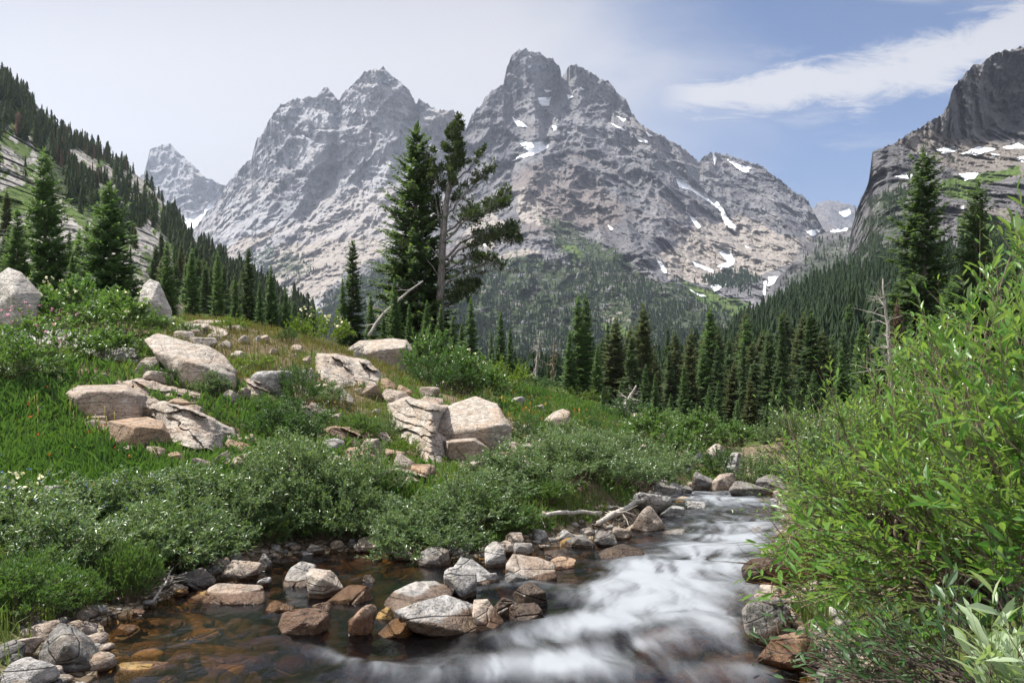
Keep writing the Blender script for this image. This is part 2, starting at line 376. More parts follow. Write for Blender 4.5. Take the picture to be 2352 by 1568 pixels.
# local stretching along the flow
warp=np.c_[wX*.9,wY*.35,np.zeros(len(wX))]
wn=fbm(warp,3,seed=31); 
wob=30*wn
foam=np.zeros(len(wX)); hump=np.zeros(len(wX))
for (fx,fy,ax,ay,ang,st) in FOAM:
    dx=(wpx-fx); dy=(wpy+wob*.5-fy); ca,sa=math.cos(ang),math.sin(ang)
    a=(dx*ca+dy*sa)/(ax*1.3); b=(-dx*sa+dy*ca)/(ay*1.35)
    e=np.exp(-(a*a+b*b)*.9); foam=foam+st*e; hump=hump+st*np.exp(-(a*a+b*b)*.5)
acr=(wX-cx)+.9*wn
strk=.6*fbm(np.c_[acr*2.2,wY*.6,np.zeros(len(wX))],3,seed=33)+.5*fbm(np.c_[acr*6.5,wY*.9,np.zeros(len(wX))],4,gain=.6,seed=34)
ph=wY*2.1-.05*wY**1.5+1.6*fbm(np.c_[wX*.7,wY*.5,np.ones(len(wX))],3,seed=37); trough=np.sin(ph*2.2)
foam=np.clip(foam*(.52+.85*strk+.25*wn+.10*trough),0,1.2)
foam=np.where(wsd<-.15,0,foam)
calm=np.clip(hump,0,1)
rap=np.clip(hump,0,1.5)
zz=wz0+.045*rap+.055*fbm(np.c_[wX*1.1,wY*.9,np.zeros(len(wX))],3,seed=35)*np.clip(.25+rap,0,1)+.012*trough*np.clip(rap,0,1)+.012*fbm(np.c_[wX*3,wY*2.2,np.zeros(len(wX))],2,seed=36)
bedz=gz(wX,wY); depth=np.clip(zz-bedz,0,1)
t=NT('stream_water'); p=t.pos()
f=t.attr('foam'); 
fn=t.noise(t.map(p,scale=(3.0,.9,1)),1.6,4,.55,.6)
ff=t.ss(t.math('ADD',f,t.math('MULTIPLY',t.math('SUBTRACT',fn,.5),.55)),.05,1.2)
tint=t.mix(t.ss(t.attr('depth'),.0,.45),(.84,.70,.48),(.30,.18,.085))
tr=t.n('ShaderNodeBsdfTransparent'); t.set(tr.inputs[0],tint)
wnz=t.noise(t.map(p,scale=(1.6,.8,1)),3.0,3,.5,.3)
nb=t.bump(wnz,.35,.05)
gl=t.n('ShaderNodeBsdfGlossy'); gl.inputs['Roughness'].default_value=.16; t.set(gl.inputs['Color'],(.62,.66,.72)); t.set(gl.inputs['Normal'],nb)
fr=t.n('ShaderNodeFresnel'); fr.inputs[0].default_value=1.33; t.set(fr.inputs['Normal'],nb)
m1=t.n('ShaderNodeMixShader'); t.set(m1.inputs[0],fr.outputs[0]); t.set(m1.inputs[1],tr.outputs[0]); t.set(m1.inputs[2],gl.outputs[0])
wh=t.bsdf((.37,.40,.44),.6,None,.3)
trl=t.n('ShaderNodeBsdfTranslucent'); t.set(trl.inputs[0],(.42,.46,.50))
mw=t.n('ShaderNodeMixShader'); mw.inputs[0].default_value=.25; t.set(mw.inputs[1],wh); t.set(mw.inputs[2],trl.outputs[0])
m2=t.n('ShaderNodeMixShader'); t.set(m2.inputs[0],t.math('MULTIPLY',ff,.95)); t.set(m2.inputs[1],m1.outputs[0]); t.set(m2.inputs[2],mw.outputs[0])
water_mat=t.out(m2.outputs[0])
me=np_mesh('stream_water',np.c_[wX,wY,zz],[gridfaces(420,230)],[water_mat],True,dict(foam=foam,depth=depth))
link('stream',me,kind='structure')

# ================================================================== mountains
def mat_mountain(name, c_lo, c_hi, brown, scale, bumpd, haze_none=None, streak=(1,1,.45), rot=(0,0,0), brown_amt=.5,VEG=.5,SC=1.0):
    t=NT(name); p=t.pos()
    v=t.map(p,rot=rot,scale=tuple(s*scale for s in streak))
    a=t.noise(v,1.0,8,.68,.5); b=t.noise(v,6.0,6,.7,.4); big=t.noise(p,.35*scale,4,.55)
    cr=t.vor(t.map(p,rot=(rot[0],rot[1]+.5,rot[2]),scale=(scale*2.2,scale*2.2,scale*.9)),1.0,'DISTANCE_TO_EDGE')
    c=t.mix(t.ss(a,.36,.66),c_lo,c_hi)
    c=t.mix(t.math('MULTIPLY',t.ss(t.math('ADD',big,t.attr('brown')),.5,.75),brown_amt),c,brown)
    c=t.mix(t.math('MULTIPLY',t.ss(b,.55,.75),.45),c,(c_lo[0]*.5,c_lo[1]*.5,c_lo[2]*.5))
    sc=t.mix(t.ss(t.noise(p,scale*9,5,.7),.35,.65),(.24*SC,.215*SC,.195*SC),(.33*SC,.30*SC,.275*SC))
    c=t.mix(t.ss(t.math('ADD',t.attr('scree'),t.math('MULTIPLY',t.math('SUBTRACT',a,.5),.6)),.35,.6),c,sc)
    vg=t.mix(t.ss(b,.35,.65),(.022,.036,.018),(.055,.075,.032))
    c=t.mix(t.ss(t.math('ADD',t.math('MULTIPLY',t.attr('veg'),VEG),t.math('MULTIPLY',t.math('SUBTRACT',t.noise(p,scale*4.5,7,.72),.5),2.3)),.42,.56),c,vg)
    mead=t.mix(t.ss(b,.35,.65),(.055,.10,.025),(.11,.15,.045))
    c=t.mix(t.ss(t.math('ADD',t.attr('meadow'),t.math('MULTIPLY',t.math('SUBTRACT',a,.5),.8)),.45,.6),c,mead)
    sn=t.ss(t.math('ADD',t.attr('snow'),t.math('MULTIPLY',t.math('SUBTRACT',t.noise(p,scale*7,4,.6),.5),.5)),.42,.56)
    c=t.mix(sn,c,(.83,.85,.88))
    h=t.math('ADD',a,t.math('MULTIPLY',b,.35)); h=t.math('ADD',h,t.math('MULTIPLY',t.ss(cr,0,.12),.25))
    h=t.math('MULTIPLY',h,t.math('SUBTRACT',1,t.math('MULTIPLY',sn,.85)))
    return t.out(t.bsdf(c,.95,t.bump(h,.8,bumpd),.1))
def sheet(name, ridge, bottom, dpts, step, mat, relief=(), jag=(3,40), creases=(), snow=(), scree=(), veg=(), meadow=(), brown=(), rs=1, extra=None, strata=None, dk=3.0, back=.25):
    ridge=np.array(ridge,float); bottom=np.array(bottom,float)
    nx=int((ridge[-1,0]-ridge[0,0])/step)+1; px=np.linspace(ridge[0,0],ridge[-1,0],nx)
    top=np.interp(px,ridge[:,0],ridge[:,1]); bot=np.interp(px,bottom[:,0],bottom[:,1])
    z0=np.zeros(nx)
    jn=fbm(np.c_[px/jag[1],z0,z0],6,gain=.70,seed=rs); jr=fbm(np.c_[px/(jag[1]*.6),z0+3,z0],5,gain=.62,ridged=True,seed=rs+3)
    top=top+jag[0]*(1.5*jn-1.6*(jr-.45))*np.minimum(1,(bot-top)/20)
    ny=int(max(bot-top)/step)+2
    v=np.linspace(0,1,ny)
    PX=np.repeat(px[None],ny,0); PY=top[None]+(bot-top)[None]*v[:,None]
    PX=PX.ravel(); PY=PY.ravel()
    R=RBF([(a/300.,b/300.) for a,b,_ in dpts],[dk*math.log(d) for *_,d in dpts],1e-3)
    ld=R(np.c_[PX/300.,PY/300.])/dk
    d=np.exp(ld)
    base=np.c_[d*(PX-CX)/F,d,CZ+d*(CY-PY)/F]
    for (L,amp,ax,az,ridged,rot) in relief:
        q=base/L; c,s=math.cos(rot),math.sin(rot)
        q=np.c_[(q[:,0]*c+q[:,2]*s)*ax,q[:,1]*.12,(-q[:,0]*s+q[:,2]*c)*az]
        q=q+.35*np.c_[pnoise(q*.7+3),pnoise(q*.7+9),pnoise(q*.7+17)]
        n=fbm(q,6,gain=.52,ridged=ridged,seed=rs)
        d=d-amp*(n-(.45 if ridged else 0))
    if strata:
        per,am,an=strata; c,q_=math.cos(an),math.sin(an)
        w_=fbm(base/420.,4,seed=rs+20)*1.6; st=(base[:,2]*c+base[:,0]*q_)/per+w_
        fr=st-np.floor(st); br=smooth(fbm(base/260.,3,seed=rs+21),-.25,.2)
        d=d-am*br*(np.where(fr<.8,fr/.8,(1-fr)/.2)-.5)
        st2=st*2.7+3*fbm(base/150.,3,seed=rs+22); fr=st2-np.floor(st2)
        d=d-am*.4*br*(np.where(fr<.75,fr/.75,(1-fr)/.25)-.5)
    for (line,w,amt) in creases:
        wobx=PX+w*.5*fbm(np.c_[PX/60,PY/60,np.zeros(len(PX))],3,seed=rs+4)
        d=d+amt*np.exp(-(linedist(wobx,PY,line)/w)**2)
    n1=fbm(np.c_[PX/40,PY/40,np.zeros(len(PX))],4,gain=.6,seed=rs+7); n2=fbm(np.c_[PX/40,PY/40,np.ones(len(PX))*5],4,gain=.6,seed=rs+9)
    qx=PX+9*n1; qy=PY+7*n2
    def mask(polys,soft=6,wob=1.0):
        m=np.zeros(len(PX))
        for po in polys: m=np.maximum(m,smooth(polydist(PX+wob*9*n1,PY+wob*7*n2,po),-soft,soft))
        return m
    for po in snow:   # snow lies on ledges that lean back
        m_=smooth(polydist(PX+5*n1,PY+4*n2,po),-3,3); cy_=np.mean([q[1] for q in po]); d=d-m_*(PY-cy_)*2.6*d/4000.
    A=dict(snow=mask(snow,2.5,.55),scree=mask(scree,14,2),veg=mask(veg,22,3),meadow=mask(meadow,14,2),brown=mask(brown,40,3)*.3)
    if extra: d,A=extra(PX,PY,d,A,n1,n2)
    V=np.c_[d*(PX-CX)/F,d,CZ+d*(CY-PY)/F]
    # the far side of the ridge
    G=V.reshape(ny,nx,3); r0=G[0]; B=[]
    H=np.maximum(r0[:,2]-(-20),5)
    for k,(a,b) in enumerate(((.35,.12),(.8,.4),(1.6,.9),(2.4,1.15))):
        q=r0.copy(); q[:,1]+=a*H*back*4+1; q[:,0]*=q[:,1]/r0[:,1]; q[:,2]=r0[:,2]-b*H; B.append(q)
    allV=np.concatenate([np.array(B)[::-1].reshape(-1,3),V]); nb=4*nx
    A={k:np.r_[np.tile(a.reshape(ny,nx)[0],4),a] for k,a in A.items()}
    me=np_mesh(name,allV,[gridfaces(ny+4,nx)],[mat],True,A)
    o=link(name,me,kind='structure')
    return dict(o=o,V=V,px=PX,py=PY,ny=ny,nx=nx,A={k:a[nb:] for k,a in A.items()},d=d)

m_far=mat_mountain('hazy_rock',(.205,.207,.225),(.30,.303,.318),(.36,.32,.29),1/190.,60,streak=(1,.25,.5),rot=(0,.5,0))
m_main=mat_mountain('massif_rock',(.096,.096,.107),(.195,.193,.205),(.172,.145,.135),1/170.,60,streak=(1,.25,.5),rot=(0,-.3,0),brown_amt=.75,VEG=.62)
m_cliff=mat_mountain('cliff_rock',(.070,.070,.078),(.165,.16,.162),(.17,.145,.12),1/45.,14,SC=.62,brown_amt=.2,streak=(1,.5,.55))
m_hill=mat_mountain('hill_rock',VEG=.85,c_lo=(.20,.19,.175),c_hi=(.43,.41,.385),brown=(.40,.34,.28),scale=1/22.,bumpd=6,streak=(1,1,1),rot=(0,.7,0))

# far left pinnacle
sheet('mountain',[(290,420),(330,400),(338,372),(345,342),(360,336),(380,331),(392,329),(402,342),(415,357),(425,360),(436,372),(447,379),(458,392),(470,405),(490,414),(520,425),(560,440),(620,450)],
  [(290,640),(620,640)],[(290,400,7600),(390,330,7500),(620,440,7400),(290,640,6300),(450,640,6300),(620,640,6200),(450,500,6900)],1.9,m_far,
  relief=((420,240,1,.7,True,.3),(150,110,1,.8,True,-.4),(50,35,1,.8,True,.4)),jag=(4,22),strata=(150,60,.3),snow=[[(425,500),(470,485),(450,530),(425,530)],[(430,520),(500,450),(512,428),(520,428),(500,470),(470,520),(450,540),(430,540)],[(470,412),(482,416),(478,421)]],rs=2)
# rear massif: broad left peak
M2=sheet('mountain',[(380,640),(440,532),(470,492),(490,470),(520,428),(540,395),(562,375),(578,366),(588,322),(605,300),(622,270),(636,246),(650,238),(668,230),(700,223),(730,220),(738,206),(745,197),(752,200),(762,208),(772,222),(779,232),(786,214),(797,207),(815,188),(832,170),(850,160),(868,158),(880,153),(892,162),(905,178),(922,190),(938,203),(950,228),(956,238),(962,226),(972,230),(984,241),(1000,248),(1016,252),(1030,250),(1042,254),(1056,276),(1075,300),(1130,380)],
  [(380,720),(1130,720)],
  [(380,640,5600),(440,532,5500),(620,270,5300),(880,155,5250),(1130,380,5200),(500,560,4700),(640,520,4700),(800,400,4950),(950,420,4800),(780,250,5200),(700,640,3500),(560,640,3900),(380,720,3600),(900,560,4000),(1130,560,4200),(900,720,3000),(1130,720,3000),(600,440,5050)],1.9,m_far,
  relief=((700,260,1,.55,True,.45),(230,130,1,.6,True,-.5),(80,55,1,.7,True,.7),(34,24,1,.8,True,-.4)),jag=(5,24),strata=(135,60,.38),
  creases=(([(782,235),(775,300),(760,420),(700,500)],12,90),([(960,250),(930,330),(900,420)],14,80),([(640,440),(700,400),(780,390)],8,50),([(500,560),(560,520),(640,530)],16,-40)),
  snow=[[(820,325),(842,328),(840,336),(822,334)],[(985,330),(1010,345),(1000,352)]],
  scree=[[(500,575),(560,548),(640,528),(620,545),(560,585),(520,600)],[(640,560),(720,560),(800,545),(880,550),(900,600),(800,620),(740,680),(690,700),(640,690),(600,640)]],
  veg=[[(540,590),(610,555),(700,590),(735,615),(690,640),(590,632)],[(500,640),(600,640),(690,660),(650,720),(480,720)]],
  brown=[[(660,520),(760,450),(900,430),(960,520),(880,560),(700,580)]],rs=3)
def m3extra(PX,PY,d,A,n1,n2):
    return d,A
SN3=[[(1185,320),(1215,327),(1262,323),(1258,340),(1235,352),(1205,362),(1175,372),(1190,360),(1218,348),(1205,340)],
 [(1172,265),(1200,282),(1212,295),(1190,290)],[(1238,226),(1268,222),(1262,243),(1246,245),(1238,236)],[(1250,205),(1270,208),(1256,213)],[(1265,288),(1285,292),(1272,302)],[(1300,300),(1312,304),(1306,309)],
 [(1408,262),(1440,275),(1432,280)],[(1398,278),(1440,300),(1430,302)],[(1455,310),(1488,322),(1490,330),(1466,325)],[(1470,272),(1455,268)],[(1300,215),(1318,222),(1306,228)],[(1330,200),(1345,205),(1335,208)],
 [(1552,412),(1580,414),(1600,424),(1615,440),(1648,462),(1660,478),(1672,498),(1694,522),(1690,532),(1668,518),(1655,488),(1640,470),(1610,452),(1588,436),(1560,430)],
 [(1580,488),(1595,500),(1612,520),(1606,526),(1588,506)],[(1506,592),(1520,600),(1538,630),(1524,624)],[(1652,578),(1674,574),(1688,598),(1682,612),(1656,622),(1646,612),(1670,602)],
 [(1590,598),(1640,620),(1640,628),(1600,612)],[(1660,360),(1700,378),(1726,384),(1718,398),(1694,388)],[(1636,352),(1646,362),(1640,380)],[(1852,532),(1888,524),(1880,536),(1864,544)],
 [(1766,636),(1792,634),(1786,650),(1764,658)],[(1755,642),(1762,645),(1756,690),(1750,690)],[(1630,655),(1672,652),(1660,660),(1640,672)],[(1580,662),(1626,682),(1606,680)],[(1148,548),(1160,552),(1150,562)],[(1110,556),(1122,566),(1112,566)],[(1710,562),(1722,568),(1714,571)],
 [(1395,515),(1412,528),(1402,530)],[(1480,300),(1500,312),(1490,314)]]
M3=sheet('mountain',[(640,740),(690,698),(720,680),(760,645),(830,605),(880,588),(960,562),(1010,505),(1040,420),(1062,325),(1072,290),(1082,268),(1092,248),(1106,240),(1115,222),(1128,206),(1145,197),(1156,192),(1160,172),(1166,150),(1174,128),(1188,114),(1204,112),(1222,118),(1240,122),(1255,132),(1268,136),(1280,146),(1288,160),(1290,178),(1297,166),(1304,152),(1314,146),(1330,150),(1348,158),(1364,172),(1380,182),(1396,187),(1408,200),(1416,212),(1430,220),(1443,236),(1450,256),(1462,276),(1480,290),(1502,304),(1526,314),(1552,326),(1580,348),(1604,370),(1618,358),(1634,350),(1652,348),(1672,356),(1696,362),(1722,372),(1746,380),(1770,396),(1800,420),(1822,436),(1842,448),(1856,462),(1868,482),(1880,505),(1900,540),(1930,580),(1990,640),(2060,700)],
  [(640,860),(1300,850),(1600,840),(1760,800),(2060,800)],
  [(640,740,3200),(720,680,3300),(880,590,3500),(1010,510,3900),(1072,290,4400),(1190,112,4700),(1290,178,4800),(1320,147,4600),(1460,276,4500),(1604,370,4500),(1650,350,4900),(1800,420,4700),(1880,505,4400),(1930,580,4100),(1200,300,4300),(1350,330,4050),(1250,420,3700),(1500,450,3800),(1650,500,3900),(1750,560,3600),(1850,540,4100),(1150,500,3400),(1300,560,3000),(1500,600,2900),(1700,640,2900),(1800,650,2800),(1000,620,2700),(1200,680,2300),(1450,720,2100),(1600,740,2000),(850,700,2500),(640,860,1700),(900,850,1600),(1200,850,1450),(1450,845,1400),(1600,840,1400),(1760,800,1700),(2060,800,2200),(2060,700,3000),(1950,640,3400)],1.75,m_main,
  relief=((800,380,1,.5,True,-.25),(260,190,1,.6,True,.35),(90,70,1,.75,True,-.5),(34,22,1,.8,True,.4)),jag=(5,22),strata=(120,48,-.22),
  creases=(([(1290,180),(1268,230),(1250,260),(1255,320)],13,190),([(1160,190),(1180,260),(1215,320)],11,80),([(1185,320),(1260,330),(1180,372),(1150,400)],9,70),([(1200,115),(1225,180),(1235,230)],12,-60),([(1320,150),(1330,240),(1345,320),(1420,380)],14,-110),([(1420,215),(1390,300)],10,60),([(1604,372),(1590,420),(1640,470),(1690,530)],13,110),([(1550,325),(1580,400)],12,-80),([(1270,350),(1210,420),(1190,480)],16,-110),([(1300,350),(1420,450),(1520,540)],18,-70),([(1180,390),(1170,470),(1200,520)],14,90),([(1350,380),(1330,480),(1420,560)],12,60)),
  snow=SN3,
  scree=[[(1180,470),(1200,430),(1250,480),(1240,520),(1200,510)],[(1500,590),(1560,560),(1600,500),(1680,530),(1760,560),(1860,550),(1820,600),(1780,620),(1700,640),(1620,650),(1540,640)],[(1130,590),(1210,570),(1250,580),(1150,600)],[(1360,715),(1400,705),(1470,740),(1440,750),(1380,730)],[(1040,560),(1120,480),(1160,520),(1130,570)],[(1640,740),(1690,730),(1680,755)],[(1640,520),(1700,490),(1790,540),(1860,548),(1790,600),(1700,590)]],
  veg=[[(1230,490),(1290,500),(1420,570),(1500,640),(1580,650),(1700,700),(1740,740),(1740,850),(640,860),(640,745),(700,705),(880,592),(1060,620),(1150,590),(1210,580),(1290,600)],[(1610,640),(1700,620),(1745,640),(1720,665),(1640,660)]],
  meadow=[[(1560,640),(1640,670),(1720,700),(1700,740),(1600,690)],[(1290,560),(1340,570),(1330,600)],[(1380,740),(1460,760),(1440,790),(1390,770)]],
  brown=[[(1180,380),(1320,360),(1420,470),(1430,560),(1250,520),(1180,460)],[(1600,600),(1660,590),(1640,620)]],rs=5)
# distant peak seen through the gap and the dark hump in front of it
sheet('mountain',[(1850,500),(1866,480),(1876,466),(1890,461),(1915,460),(1940,465),(1962,472),(2010,500)],[(1850,620),(2010,620)],[(1850,500,8600),(1915,460,8800),(2010,500,8700),(1850,620,7000),(2010,620,7000)],2.0,m_main,
  relief=((500,160,1,.6,True,.3),(160,50,1,.7,True,-.3)),jag=(4,20),snow=[[(1925,488),(1952,478),(1956,492),(1940,500)]],brown=[[(1860,480),(1920,480),(1900,560),(1850,540)]],rs=8)
HU=sheet('mountain',[(1750,690),(1788,634),(1812,612),(1830,585),(1850,562),(1880,540),(1910,530),(1960,520),(2020,520)],[(1750,760),(2020,760)],[(1750,690,2350),(1830,585,2450),(1910,530,2600),(2020,520,2500),(1750,760,1900),(1900,640,2150),(2020,760,1500)],2.0,m_cliff,
  relief=((220,80,1,.5,True,.5),(70,24,1,.7,True,-.3)),jag=(5,22),veg=[[(1800,640),(1860,580),(1920,540),(1980,540),(1960,700),(1780,720)]],snow=[[(1900,528),(1950,522),(1944,530),(1910,534)]],rs=9)
# right-hand cliff above the forest
CL=sheet('cliff',[(1925,640),(1944,600),(1952,562),(1957,520),(1966,488),(1982,446),(1994,420),(2000,382),(2004,350),(2020,340),(2048,332),(2066,320),(2090,304),(2118,290),(2140,276),(2166,262),(2178,240),(2186,206),(2192,196),(2210,176),(2236,150),(2252,146),(2274,128),(2300,118),(2330,112),(2352,108),(2450,90),(2700,60),(3000,60)],
  [(1925,800),(2100,830),(3000,850)],
  [(1925,640,1500),(1952,562,1480),(2004,350,1450),(2166,262,1480),(2236,150,1600),(2352,108,1550),(2600,70,1420),(3000,60,1300),(2250,318,1535),(2352,328,1490),(2150,330,1465),(2100,380,1330),(2600,330,1300),(2352,400,1150),(2200,450,1060),(2010,450,1330),(2000,540,1150),(2150,520,950),(2352,520,880),(1980,620,1000),(2100,620,820),(2352,600,760),(1925,800,640),(2100,830,520),(2400,830,480),(3000,850,450),(3000,350,1000)],2.4,m_cliff,
  relief=((170,75,1,.28,True,.08),(60,40,1,.4,True,-.15),(22,26,1,.7,True,.3),(9,9,1,.8,True,-.2)),jag=(5,26),strata=(55,14,.05),
  creases=(([(2200,200),(2210,320)],9,25),([(2280,130),(2270,320)],8,22),([(2040,340),(2030,420)],9,25)),
  snow=[[(2150,345),(2190,335),(2200,345),(2165,355)],[(2205,352),(2250,336),(2292,342),(2240,358)],[(2300,338),(2340,328),(2360,340),(2310,342)],[(2050,405),(2100,400),(2090,412)],[(2330,365),(2370,350),(2370,380)],[(2200,400),(2250,395),(2240,410),(2215,415)],[(2275,352),(2300,356),(2280,362)],[(2100,352),(2135,352),(2120,360)],[(2195,478),(2215,472),(2215,482)]],
  scree=[[(2060,330),(2130,290),(2180,320),(2352,335),(2400,400),(2250,420),(2150,370)],[(2200,470),(2330,480),(2330,520),(2220,520)]],
  veg=[[(1940,600),(2010,440),(2080,420),(2140,520),(2100,620),(2000,700)],[(2330,560),(2420,430),(2700,430),(2700,850),(1925,800),(1960,640),(2100,560),(2200,600)]],
  meadow=[[(2180,410),(2260,420),(2230,460),(2170,450)],[(2200,500),(2300,495),(2290,560),(2200,560)],[(2140,420),(2352,380),(2352,400),(2200,440)]],rs=11)
# forested slope in front of the cliff, dropping into the valley
RS=sheet('hillside',[(1500,880),(1560,842),(1600,815),(1660,775),(1720,735),(1790,700),(1850,665),(1900,640),(1950,625),(2010,612),(2120,600),(2300,560),(2500,520),(3000,480)],[(1500,1010),(1700,990),(2000,960),(3000,900)],
  [(1500,880,560),(1660,775,640),(1850,665,700),(2010,612,640),(2300,560,520),(3000,480,450),(1600,900,260),(1800,800,330),(2000,760,270),(2300,740,220),(1500,1010,110),(1700,990,100),(2000,960,85),(2300,930,75),(3000,900,75),(3000,700,200)],5,m_hill,
  relief=((60,9,1,1,True,0),),jag=(3,60),veg=[[(1400,500),(3100,400),(3100,1100),(1400,1100)]],rs=13)
# left valley side
def hillx(PX,PY,d,A,n1,n2):
    A['meadow']=np.maximum(A['meadow'],.70*smooth(n1,-.05,.25)); A['veg']=np.maximum(A['veg'],.75*smooth(n2,-.05,.3)); 
    return d,A
LH=sheet('hillside',[(-700,-250),(-300,-60),(-120,60),(0,165),(30,185),(62,216),(100,258),(132,290),(166,315),(200,330),(236,352),(262,364),(300,390),(330,412),(352,440),(372,462),(398,490),(424,520),(446,552),(470,575),(500,600),(540,622),(590,645),(650,690),(720,740)],
  [(-700,800),(0,730),(300,745),(500,780),(720,840)],
  [(-700,-250,420),(0,165,520),(132,290,560),(262,364,600),(372,462,560),(446,552,480),(540,622,400),(720,740,330),(0,400,250),(200,480,290),(350,560,280),(450,640,240),(0,560,140),(200,600,150),(400,680,160),(560,740,200),(-700,500,130),(-700,800,62),(0,730,66),(300,745,72),(500,780,85),(720,840,120),(-300,300,260)],2.4,m_hill,
  relief=((70,20,1,.9,True,.6),(24,9,1,1,True,.3),(8,3.5,1,1,True,.2)),jag=(5,45),
  creases=(([(130,340),(250,400),(330,470)],18,-10),([(0,330),(100,400),(180,450)],24,-8),([(150,520),(260,560),(330,620)],16,-6),([(262,372),(340,440),(400,520)],12,-12)),
  veg=[[(0,160),(130,290),(260,360),(300,400),(250,390),(150,330),(220,430),(330,500),(250,560),(120,430),(60,300),(0,270)],[(330,470),(440,550),(720,740),(720,840),(400,740),(300,640),(420,640)],[(-700,500),(0,600),(350,690),(300,760),(-700,800)]],
  meadow=[[(130,470),(180,480),(210,530),(170,510)],[(0,440),(60,420),(80,470),(0,520)],[(0,290),(30,330),(80,340),(60,370),(0,330)]],rs=15,extra=hillx)
# ================================================================== conifers
def rot_about(v,k,a):
    return v*math.cos(a)+np.cross(k,v)*math.sin(a)+k*(k@v)*(1-math.cos(a))
def frond_batch(base, dirs, ups, lens, wid, bend=0.0):
    """narrow rhombic sprays; base,dirs,ups: (n,3)"""
    side=np.cross(dirs,ups); side/=np.linalg.norm(side,axis=1)[:,None]+1e-9
    L=lens[:,None]; Wd=(lens*wid)[:,None]
    up=np.cross(side,dirs)
    m=base+dirs*L*.5+up*L*bend
    V=np.stack([base,m+side*Wd,base+dirs*L,m-side*Wd],1).reshape(-1,3)
    n=len(base); Q=(np.arange(n)*4)[:,None]+np.arange(4)[None]
    return V,Q
def conifer(seed,H=10.0,R=1.5,whorl=.24,nb=8,twigs=12,droop=.25,power=.85,clear=.03,thin=.12,tw=.36,irregular=.25,topw=.25):
    """returns trunk mesh builder and crown mesh builder, base at the origin"""
    r=np.random.default_rng(seed); tr=MB(); cr=MB()
    lean=r.normal(0,.010*H,2)
    def axis(z): return np.array([lean[0]*(z/H)**2,lean[1]*(z/H)**2,z])
    zs=np.linspace(-.3,H*.985,10); r0=.018*H+.03
    tr.tube([axis(z) for z in zs],[max(r0*(1-max(z,0)/H)**.9,.012) for z in zs],7)
    z=clear*H+.15
    B=[];D=[];U=[];L=[];A=[]
    gap_az=r.uniform(0,6.28,3)
    while z<H*.97:
        q=1-z/H
        prof=R*(q**power)*(1-.25*math.exp(-((z/H)/.10)**2))+topw*.25
        k=int(max(4,nb*(0.55+.6*q))); a0=r.uniform(0,6.28)
        for b in range(k):
            if r.random()<thin: continue
            az=a0+b*6.283/k+r.normal(0,.25); ln=prof*(1+irregular*r.normal(0,.8)); ln=min(max(ln,.12),prof*1.5)
            zz=z+r.normal(0,whorl*.35)
            d=np.array([math.cos(az),math.sin(az),0]); base=axis(max(zz,.1))
            sl=.55*(1-q)**1.5*1.3-droop*q*1.2+r.normal(0,.06); curve=.16+.16*q
            n=max(3,int(twigs*(.35+.75*ln/R)))
            ts=np.linspace(.22 if q>.3 else .08,1,n)
            P=base+np.outer(ts*ln,d); P[:,2]+=ts*ln*sl+curve*ln*(ts**2-.6*ts)
            if ln>.5*R and r.random()<.6:
                tt=np.linspace(0,.8,4); Pb=base+np.outer(tt*ln,d); Pb[:,2]+=tt*ln*sl+curve*ln*(tt**2-.6*tt)
                tr.tube(Pb,[.010*H*.35*(1-.7*x) for x in tt],3,cap=False)
            sd=np.array([-math.sin(az),math.cos(az),0])
            tone=r.uniform(0,.5)
            for i,tq in enumerate(ts):
                tl=(tw*ln*(1.1-tq)+.13+.05*H*.1)*r.uniform(.7,1.25)
                for s in (-1,1):
                    ang=r.uniform(.55,1.05)*s
                    dd=d*math.cos(ang)+sd*math.sin(ang); dd[2]+=r.normal(-.06,.22); dd/=np.linalg.norm(dd)
                    B.append(P[i]); D.append(dd); L.append(tl)
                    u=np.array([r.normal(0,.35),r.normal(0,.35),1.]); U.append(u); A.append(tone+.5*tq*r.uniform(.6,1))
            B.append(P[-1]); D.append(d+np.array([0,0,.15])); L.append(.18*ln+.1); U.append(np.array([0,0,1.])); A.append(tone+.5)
        z+=whorl*(0.6+.6*q)*r.uniform(.8,1.2)
    for k in range(10):
        zt=H*(.955+.005*k); az=r.uniform(0,6.28); B.append(axis(zt)); D.append(np.array([math.cos(az)*.45,math.sin(az)*.45,.9])); L.append(.035*H); U.append(np.array([math.sin(az),.2,.3])); A.append(.5)
    B=np.array(B);D=np.array(D);D/=np.linalg.norm(D,axis=1)[:,None];U=np.array(U);L=np.array(L)
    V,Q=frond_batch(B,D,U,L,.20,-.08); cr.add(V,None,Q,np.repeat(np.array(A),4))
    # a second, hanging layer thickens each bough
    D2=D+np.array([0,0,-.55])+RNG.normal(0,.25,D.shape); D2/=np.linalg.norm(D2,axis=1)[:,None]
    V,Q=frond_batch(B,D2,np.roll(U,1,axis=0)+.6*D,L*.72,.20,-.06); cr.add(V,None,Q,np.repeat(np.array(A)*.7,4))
    return tr,cr
PROTO={}
def proto(key,leafmat,barkmat=None,**kw):
    tr,cr=conifer(**kw)
    PROTO[key]=(tr.mesh(key+'_trunk',[barkmat or M['bark']],True),cr.mesh(key+'_crown',[leafmat]),kw['H'],kw['R'])
proto('fir_a',M['fir'],seed=1,H=10,R=1.75,droop=.22,nb=9)
proto('fir_b',M['fir'],seed=2,H=10,R=1.35,droop=.30,irregular=.35)
proto('fir_c',M['fir'],seed=3,H=10,R=2.4,droop=.12,nb=9,power=.75,irregular=.35,thin=.2,twigs=14)
proto('fir_d',M['fir_dark'],seed=4,H=10,R=1.05,droop=.38,power=.7,irregular=.3)
proto('fir_e',M['fir_olive'],seed=5,H=10,R=1.45,droop=.3,power=.65,irregular=.3,clear=.08)
